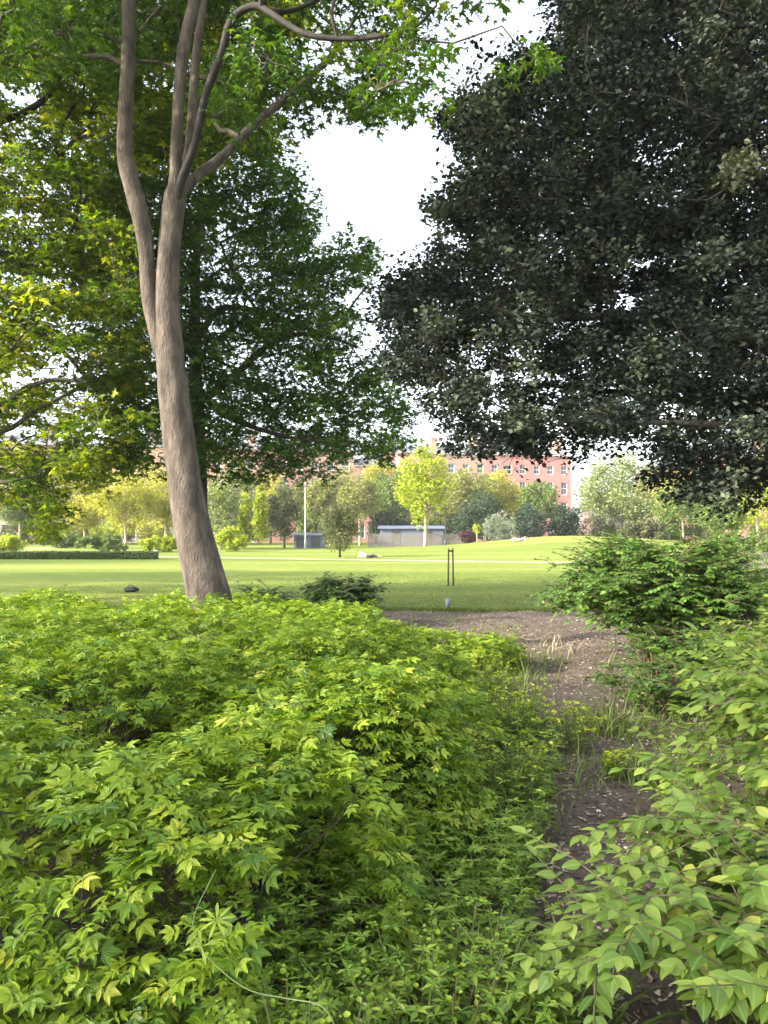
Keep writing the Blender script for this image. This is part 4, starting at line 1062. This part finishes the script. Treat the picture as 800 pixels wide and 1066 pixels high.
p = P(318, 0, 72); t = thing('lamp_post', 'tall pale lamp post standing before the grey-blue shed', 'lamp post', (p[0], 72, 0))
mb = MB(); mb.tube([(0, 0, 0), (0, 0, .9), (0, 0, .92), (0, 0, 6.4)], [.11, .11, .075, .05], 10); mb.build('pole', M['pole_pale'], t, True)
mb = MB(); mb.tube([(0, 0, 6.4), (0, -.3, 6.55), (0, -.7, 6.55)], [.04, .04, .035], 8); mb.box((0, -.85, 6.53), (.22, .5, .1)); mb.build('lamp_head', M['pole_pale'], t)
p = P(464, 0, 78); t = thing('lamp_post', 'dark lamp post right of the lime-yellow tree', 'lamp post', (p[0], 78, 0))
mb = MB(); mb.tube([(0, 0, 0), (0, 0, .8), (0, 0, .82), (0, 0, 3.7)], [.12, .11, .07, .05], 10); mb.build('pole', M['pole_dark'], t, True)
mb = MB(); mb.tube([(0, 0, 3.7), (0, 0, 3.75), (0, 0, 4.15), (0, 0, 4.3), (0, 0, 4.38)], [.1, .16, .24, .1, .02], 8); mb.build('lantern', M['pole_dark'], t, True)
p = P(162, 0, 46.5); mb = MB(); mb.box((0, 0, .24), (.2, .2, .48)); mb.box((0, 0, .5), (.25, .25, .04)); o = mb.build('white_post', M['white_post'], None); o.location = (p[0], 46.5, 0)
tag(o, 'short white square post at the right end of the low hedge', 'post')

M['shed'] = solid('grey blue boards', [(.3, (.08, .10, .16)), (.7, (.12, .14, .21))], 2, .7)
M['roof_blue'] = solid('grey blue roofing', [(.3, (.08, .10, .16)), (.7, (.12, .14, .21))], 2, .6)
def shed(label, px0, px1, ytop, d, dep, seed):
    a, b = P(px0, ytop, d), P(px1, ytop, d); L = b[0] - a[0]; h = a[2]
    t = thing('shed', label, 'shed', ((a[0] + b[0]) / 2, d + dep / 2, 0))
    mb = MB(); mb.box((0, 0, h * .42), (L, dep, h * .84)); mb.build('wall', M['shed'], t)
    mb = MB(); y0, y1 = -dep / 2 - .3, dep / 2 + .3; x0, x1 = -L / 2 - .25, L / 2 + .25; z = h * .845
    mb.add([(x0, y0, z), (x1, y0, z), (x1, y1, z), (x0, y1, z), (x0, 0, h), (x1, 0, h)], [[0, 1, 5, 4], [2, 3, 4, 5], [0, 4, 3], [1, 2, 5], [0, 3, 2, 1]]); mb.build('roof', M['roof_blue'], t)
    for xx in (-L * .25, L * .25):
        mb = MB(); mb.box((xx, -dep / 2 - .03, h * .4), (.9, .05, h * .7)); mb.build('door', M['pole_dark'], t)
shed('long low grey-blue shed behind the paling fence', 396, 462, 547, 86, 5, 1)
shed('small grey-blue shed behind the pale lamp post', 306, 336, 555, 77, 4, 2)

# ------------------------------------------------------------------ brick terraces
def brickmat(name, c):
    m, t, o = newmat(name)
    tc = t.nodes.new('ShaderNodeTexCoord'); mp = t.nodes.new('ShaderNodeMapping'); mp.inputs['Rotation'].default_value = (R_(90), 0, 0)
    t.links.new(tc.outputs['Object'], mp.inputs[0])
    b = t.nodes.new('ShaderNodeTexBrick'); b.inputs['Scale'].default_value = 1; b.inputs['Brick Width'].default_value = .23; b.inputs['Row Height'].default_value = .075
    b.inputs['Mortar Size'].default_value = .008
    b.inputs['Color1'].default_value = (*c, 1); b.inputs['Color2'].default_value = (c[0] * .8, c[1] * .78, c[2] * .78, 1); b.inputs['Mortar'].default_value = (.45, .38, .33, 1)
    t.links.new(mp.outputs[0], b.inputs['Vector'])
    r = ramp(t, [(.3, (.82, .82, .85)), (.7, (1.12, 1.1, 1.06))], noise(t, .6, 6))
    mu = t.nodes.new('ShaderNodeMix'); mu.data_type = 'RGBA'; mu.blend_type = 'MULTIPLY'; mu.inputs[0].default_value = 1
    t.links.new(b.outputs[0], mu.inputs[6]); t.links.new(r.outputs[0], mu.inputs[7])
    p = t.nodes.new('ShaderNodeBsdfPrincipled'); p.inputs['Roughness'].default_value = .9; t.links.new(mu.outputs[2], p.inputs['Base Color'])
    t.links.new(p.outputs[0], o.inputs[0]); return m
BR = {'red': brickmat('red brick', (.42, .14, .13)), 'pink': brickmat('rosy brick', (.44, .17, .15)), 'peach': brickmat('orange brick', (.50, .27, .16)), 'brown': brickmat('brown brick', (.34, .2, .15))}
M['stucco'] = solid('pale stucco', [(.3, (.36, .32, .28)), (.7, (.45, .40, .35))], 2, .85)
M['slate'] = solid('slate roof', [(.3, (.12, .12, .14)), (.7, (.2, .2, .23))], 3, .7)
M['glass'] = solid('window glass', [(.3, (.04, .05, .06)), (.7, (.12, .14, .16))], .8, .08)
M['sash'] = solid('white sash', [(.3, (.7, .7, .68)), (.7, (.78, .78, .76))], 9, .6)
M['chimney'] = solid('chimney brick', [(.3, (.3, .18, .14)), (.7, (.42, .27, .21))], 3, .9)
win_cache = {}
def window(t, x, z, w_, h_):
    key = (w_, h_)
    if key not in win_cache:
        a = MB(); f = .09
        a.box((0, 0, h_ / 2 - f / 2), (w_, .1, f)); a.box((0, 0, -h_ / 2 + f / 2), (w_, .1, f))
        a.box((-w_ / 2 + f / 2, 0, 0), (f, .1, h_ - 2 * f)); a.box((w_ / 2 - f / 2, 0, 0), (f, .1, h_ - 2 * f)); a.box((0, -.012, 0), (w_ - 2 * f, .06, .08)); a.box((0, 0, h_ * .25), (.035, .04, h_ * .5 - f)); a.box((0, 0, -h_ * .25), (.035, .04, h_ * .5 - f))
        o1 = a.build('window', M['sash'], None); b = MB(); b.box((0, .035, 0), (w_ - .05, .02, h_ - .05)); o2 = b.build('pane', M['glass'], None)
        win_cache[key] = (o1.data, o2.data); bpy.data.objects.remove(o1); bpy.data.objects.remove(o2)
    a, b = win_cache[key]
    o = link('window', a, None, t); o.location = (x, .2, z); q = link('pane', b, None, o)
HG = 'brick terrace houses beyond the park'
def house(label, x, y, rz, W_, storeys, brick, bays=3, chim=True, stucco_ground=False, seed=0):
    """storeys: list of (floor height, window height)"""
    t = thing('brick_house', label, 'house', (x, y, 0), HG); t.rotation_euler.z = rz
    H = sum(s[0] for s in storeys) + .9; dep = 9
    xs_ = [-W_ / 2]; ww = 1.15; pitch = W_ / bays
    for b in range(bays):
        cx = -W_ / 2 + pitch * (b + .5); xs_ += [cx - ww / 2, cx + ww / 2]
    xs_.append(W_ / 2)
    zs_ = [0]; z = 0; wz = []
    for fh, wh in storeys: a = z + (fh - wh) * .45; zs_ += [a, a + wh]; wz.append((a, wh)); z += fh
    zs_.append(H)
    for part, lo, hi, mt in (('ground_floor_wall', 0, storeys[0][0], M['stucco'] if stucco_ground else BR[brick]), ('wall', storeys[0][0], H, BR[brick])):
        mb = MB(); zz_ = sorted(set([lo] + [q for q in zs_ if lo < q < hi] + [hi]))
        for i in range(len(xs_) - 1):
            for j in range(len(zz_) - 1):
                xa, xb, za, zb = xs_[i], xs_[i + 1], zz_[j], zz_[j + 1]
                hole = (i % 2 == 1) and any(abs(za - a) < 1e-6 for a, _ in wz)
                if not hole: mb.add([(xa, 0, za), (xb, 0, za), (xb, 0, zb), (xa, 0, zb)], [[0, 1, 2, 3]])
                else:
                    q = .32; V = [(xa, 0, za), (xb, 0, za), (xb, 0, zb), (xa, 0, zb), (xa, q, za), (xb, q, za), (xb, q, zb), (xa, q, zb)]
                    mb.add(V, [[0, 4, 5, 1], [1, 5, 6, 2], [2, 6, 7, 3], [3, 7, 4, 0], [4, 7, 6, 5]])
        mb.add([(-W_/2, 0, lo), (-W_/2, dep, lo), (W_/2, dep, lo), (W_/2, 0, lo), (-W_/2, 0, hi), (-W_/2, dep, hi), (W_/2, dep, hi), (W_/2, 0, hi)], [[0, 4, 5, 1], [1, 5, 6, 2], [2, 6, 7, 3]] + ([[4, 7, 6, 5]] if hi == H else []))
        mb.build(part, mt, t)
    for k_, (a, wh) in enumerate(wz):
        for b in range(bays):
            cx = -W_ / 2 + pitch * (b + .5)
            if k_ == 0 and b == bays - 1:
                m2 = MB(); m2.box((cx, .2, (a + wh) / 2 + .1), (1.12, .08, a + wh - .25)); dr = m2.build('door', M['pole_dark'], t)
                continue
            window(t, cx, a + wh / 2, ww - .02, wh - .02)
    m2 = MB(); m2.box((0, -.06, H + .06), (W_ - .02, .4, .12)); m2.build('cornice', M['stucco'], t)
    m2 = MB(); x0, x1 = -W_/2 + .05, W_/2 - .05
    m2.add([(x0, .35, H - .3), (x1, .35, H - .3), (x1, dep - .1, H - .3), (x0, dep - .1, H - .3), (x0, dep / 2, H + 1.7), (x1, dep / 2, H + 1.7)], [[0, 1, 5, 4], [2, 3, 4, 5], [0, 4, 3], [1, 2, 5], [0, 3, 2, 1]])
    rf = m2.build('roof', M['slate'], t)
    if chim:
        m2 = MB(); m2.box((W_/2 - .7, dep * .5, H + 1.6), (1.1, 2.4, 2.6)); m2.box((W_/2 - .7, dep * .5, H + 2.95), (1.25, 2.55, .12))
        for q in range(4): m2.tube([(W_/2 - .7, dep * .5 - .9 + q * .6, H + 3), (W_/2 - .7, dep * .5 - .9 + q * .6, H + 3.55)], [.14, .11], 8)
        m2.build('chimney', M['chimney'], rf)
    return t
S4 = [(3.3, 2.2), (4.0, 2.9), (3.5, 2.2), (2.7, 1.5)]; S3 = [(3.6, 2.3), (4.2, 3.0), (3.4, 2.0)]
def along(i): 
    a = np.array([-78., 106.]); b = np.array([33.8, 131.]); L = np.linalg.norm(b - a); u = (b - a) / L; return a + u * 7.5 * (i + .5), math.atan2(u[1], u[0]), L
_, rz_, L_ = along(0); nh = int(L_ // 7.5)
hl = ['far left corner', 'leftmost visible', 'second from the left', 'behind the golden trees', 'behind the hanging left branch', 'left of the leaning trunk', 'directly behind the leaning trunk',
      'behind the lime conifers', 'behind the olive tree', 'behind the pale lamp post', 'behind the small dark round tree', 'left of the lime-yellow tree', 'behind the lime-yellow tree', 'with slate roof right of the lime-yellow tree', 'above the white blossoming shrub']
for i in range(nh):
    c, rz_, _ = along(i)
    brick = 'peach' if i < 8 else ('pink' if i < nh - 2 else 'red')
    if i in (3, 9, 12): brick = 'brown'
    lab = ('%s brick terrace house ' % {'peach': 'orange', 'pink': 'rosy', 'red': 'deep red', 'brown': 'brown'}[brick]) + (hl[i] if i < nh - 1 else 'at the right end of the row')
    house(lab, c[0], c[1], rz_, 7.5, S4 if i not in (4, 10) else S3, brick, 3, True, i < 8)
house('rosy brick house seen through the trees under the dark crown', 50, 128, R_(4), 9, S3, 'pink')
house('pale red brick house at the far right beneath the dark crown', 62, 129, R_(4), 9, S4, 'red')
print('objects', len(bpy.data.objects), 'faces', sum(len(m.polygons) for m in bpy.data.meshes))

# ------------------------------------------------------------------ thin evening air
m, tt, oo = newmat('evening haze'); pv = tt.nodes.new('ShaderNodeVolumePrincipled')
pv.inputs['Color'].default_value = (.95, .93, .95, 1); pv.inputs['Density'].default_value = .0004; pv.inputs['Anisotropy'].default_value = .2
tt.links.new(pv.outputs[0], oo.inputs['Volume'])
mb = MB(); mb.box((0, 60, 12), (420, 420, 26)); hz_ = mb.build('haze', m, None); tag(hz_, kind='stuff')
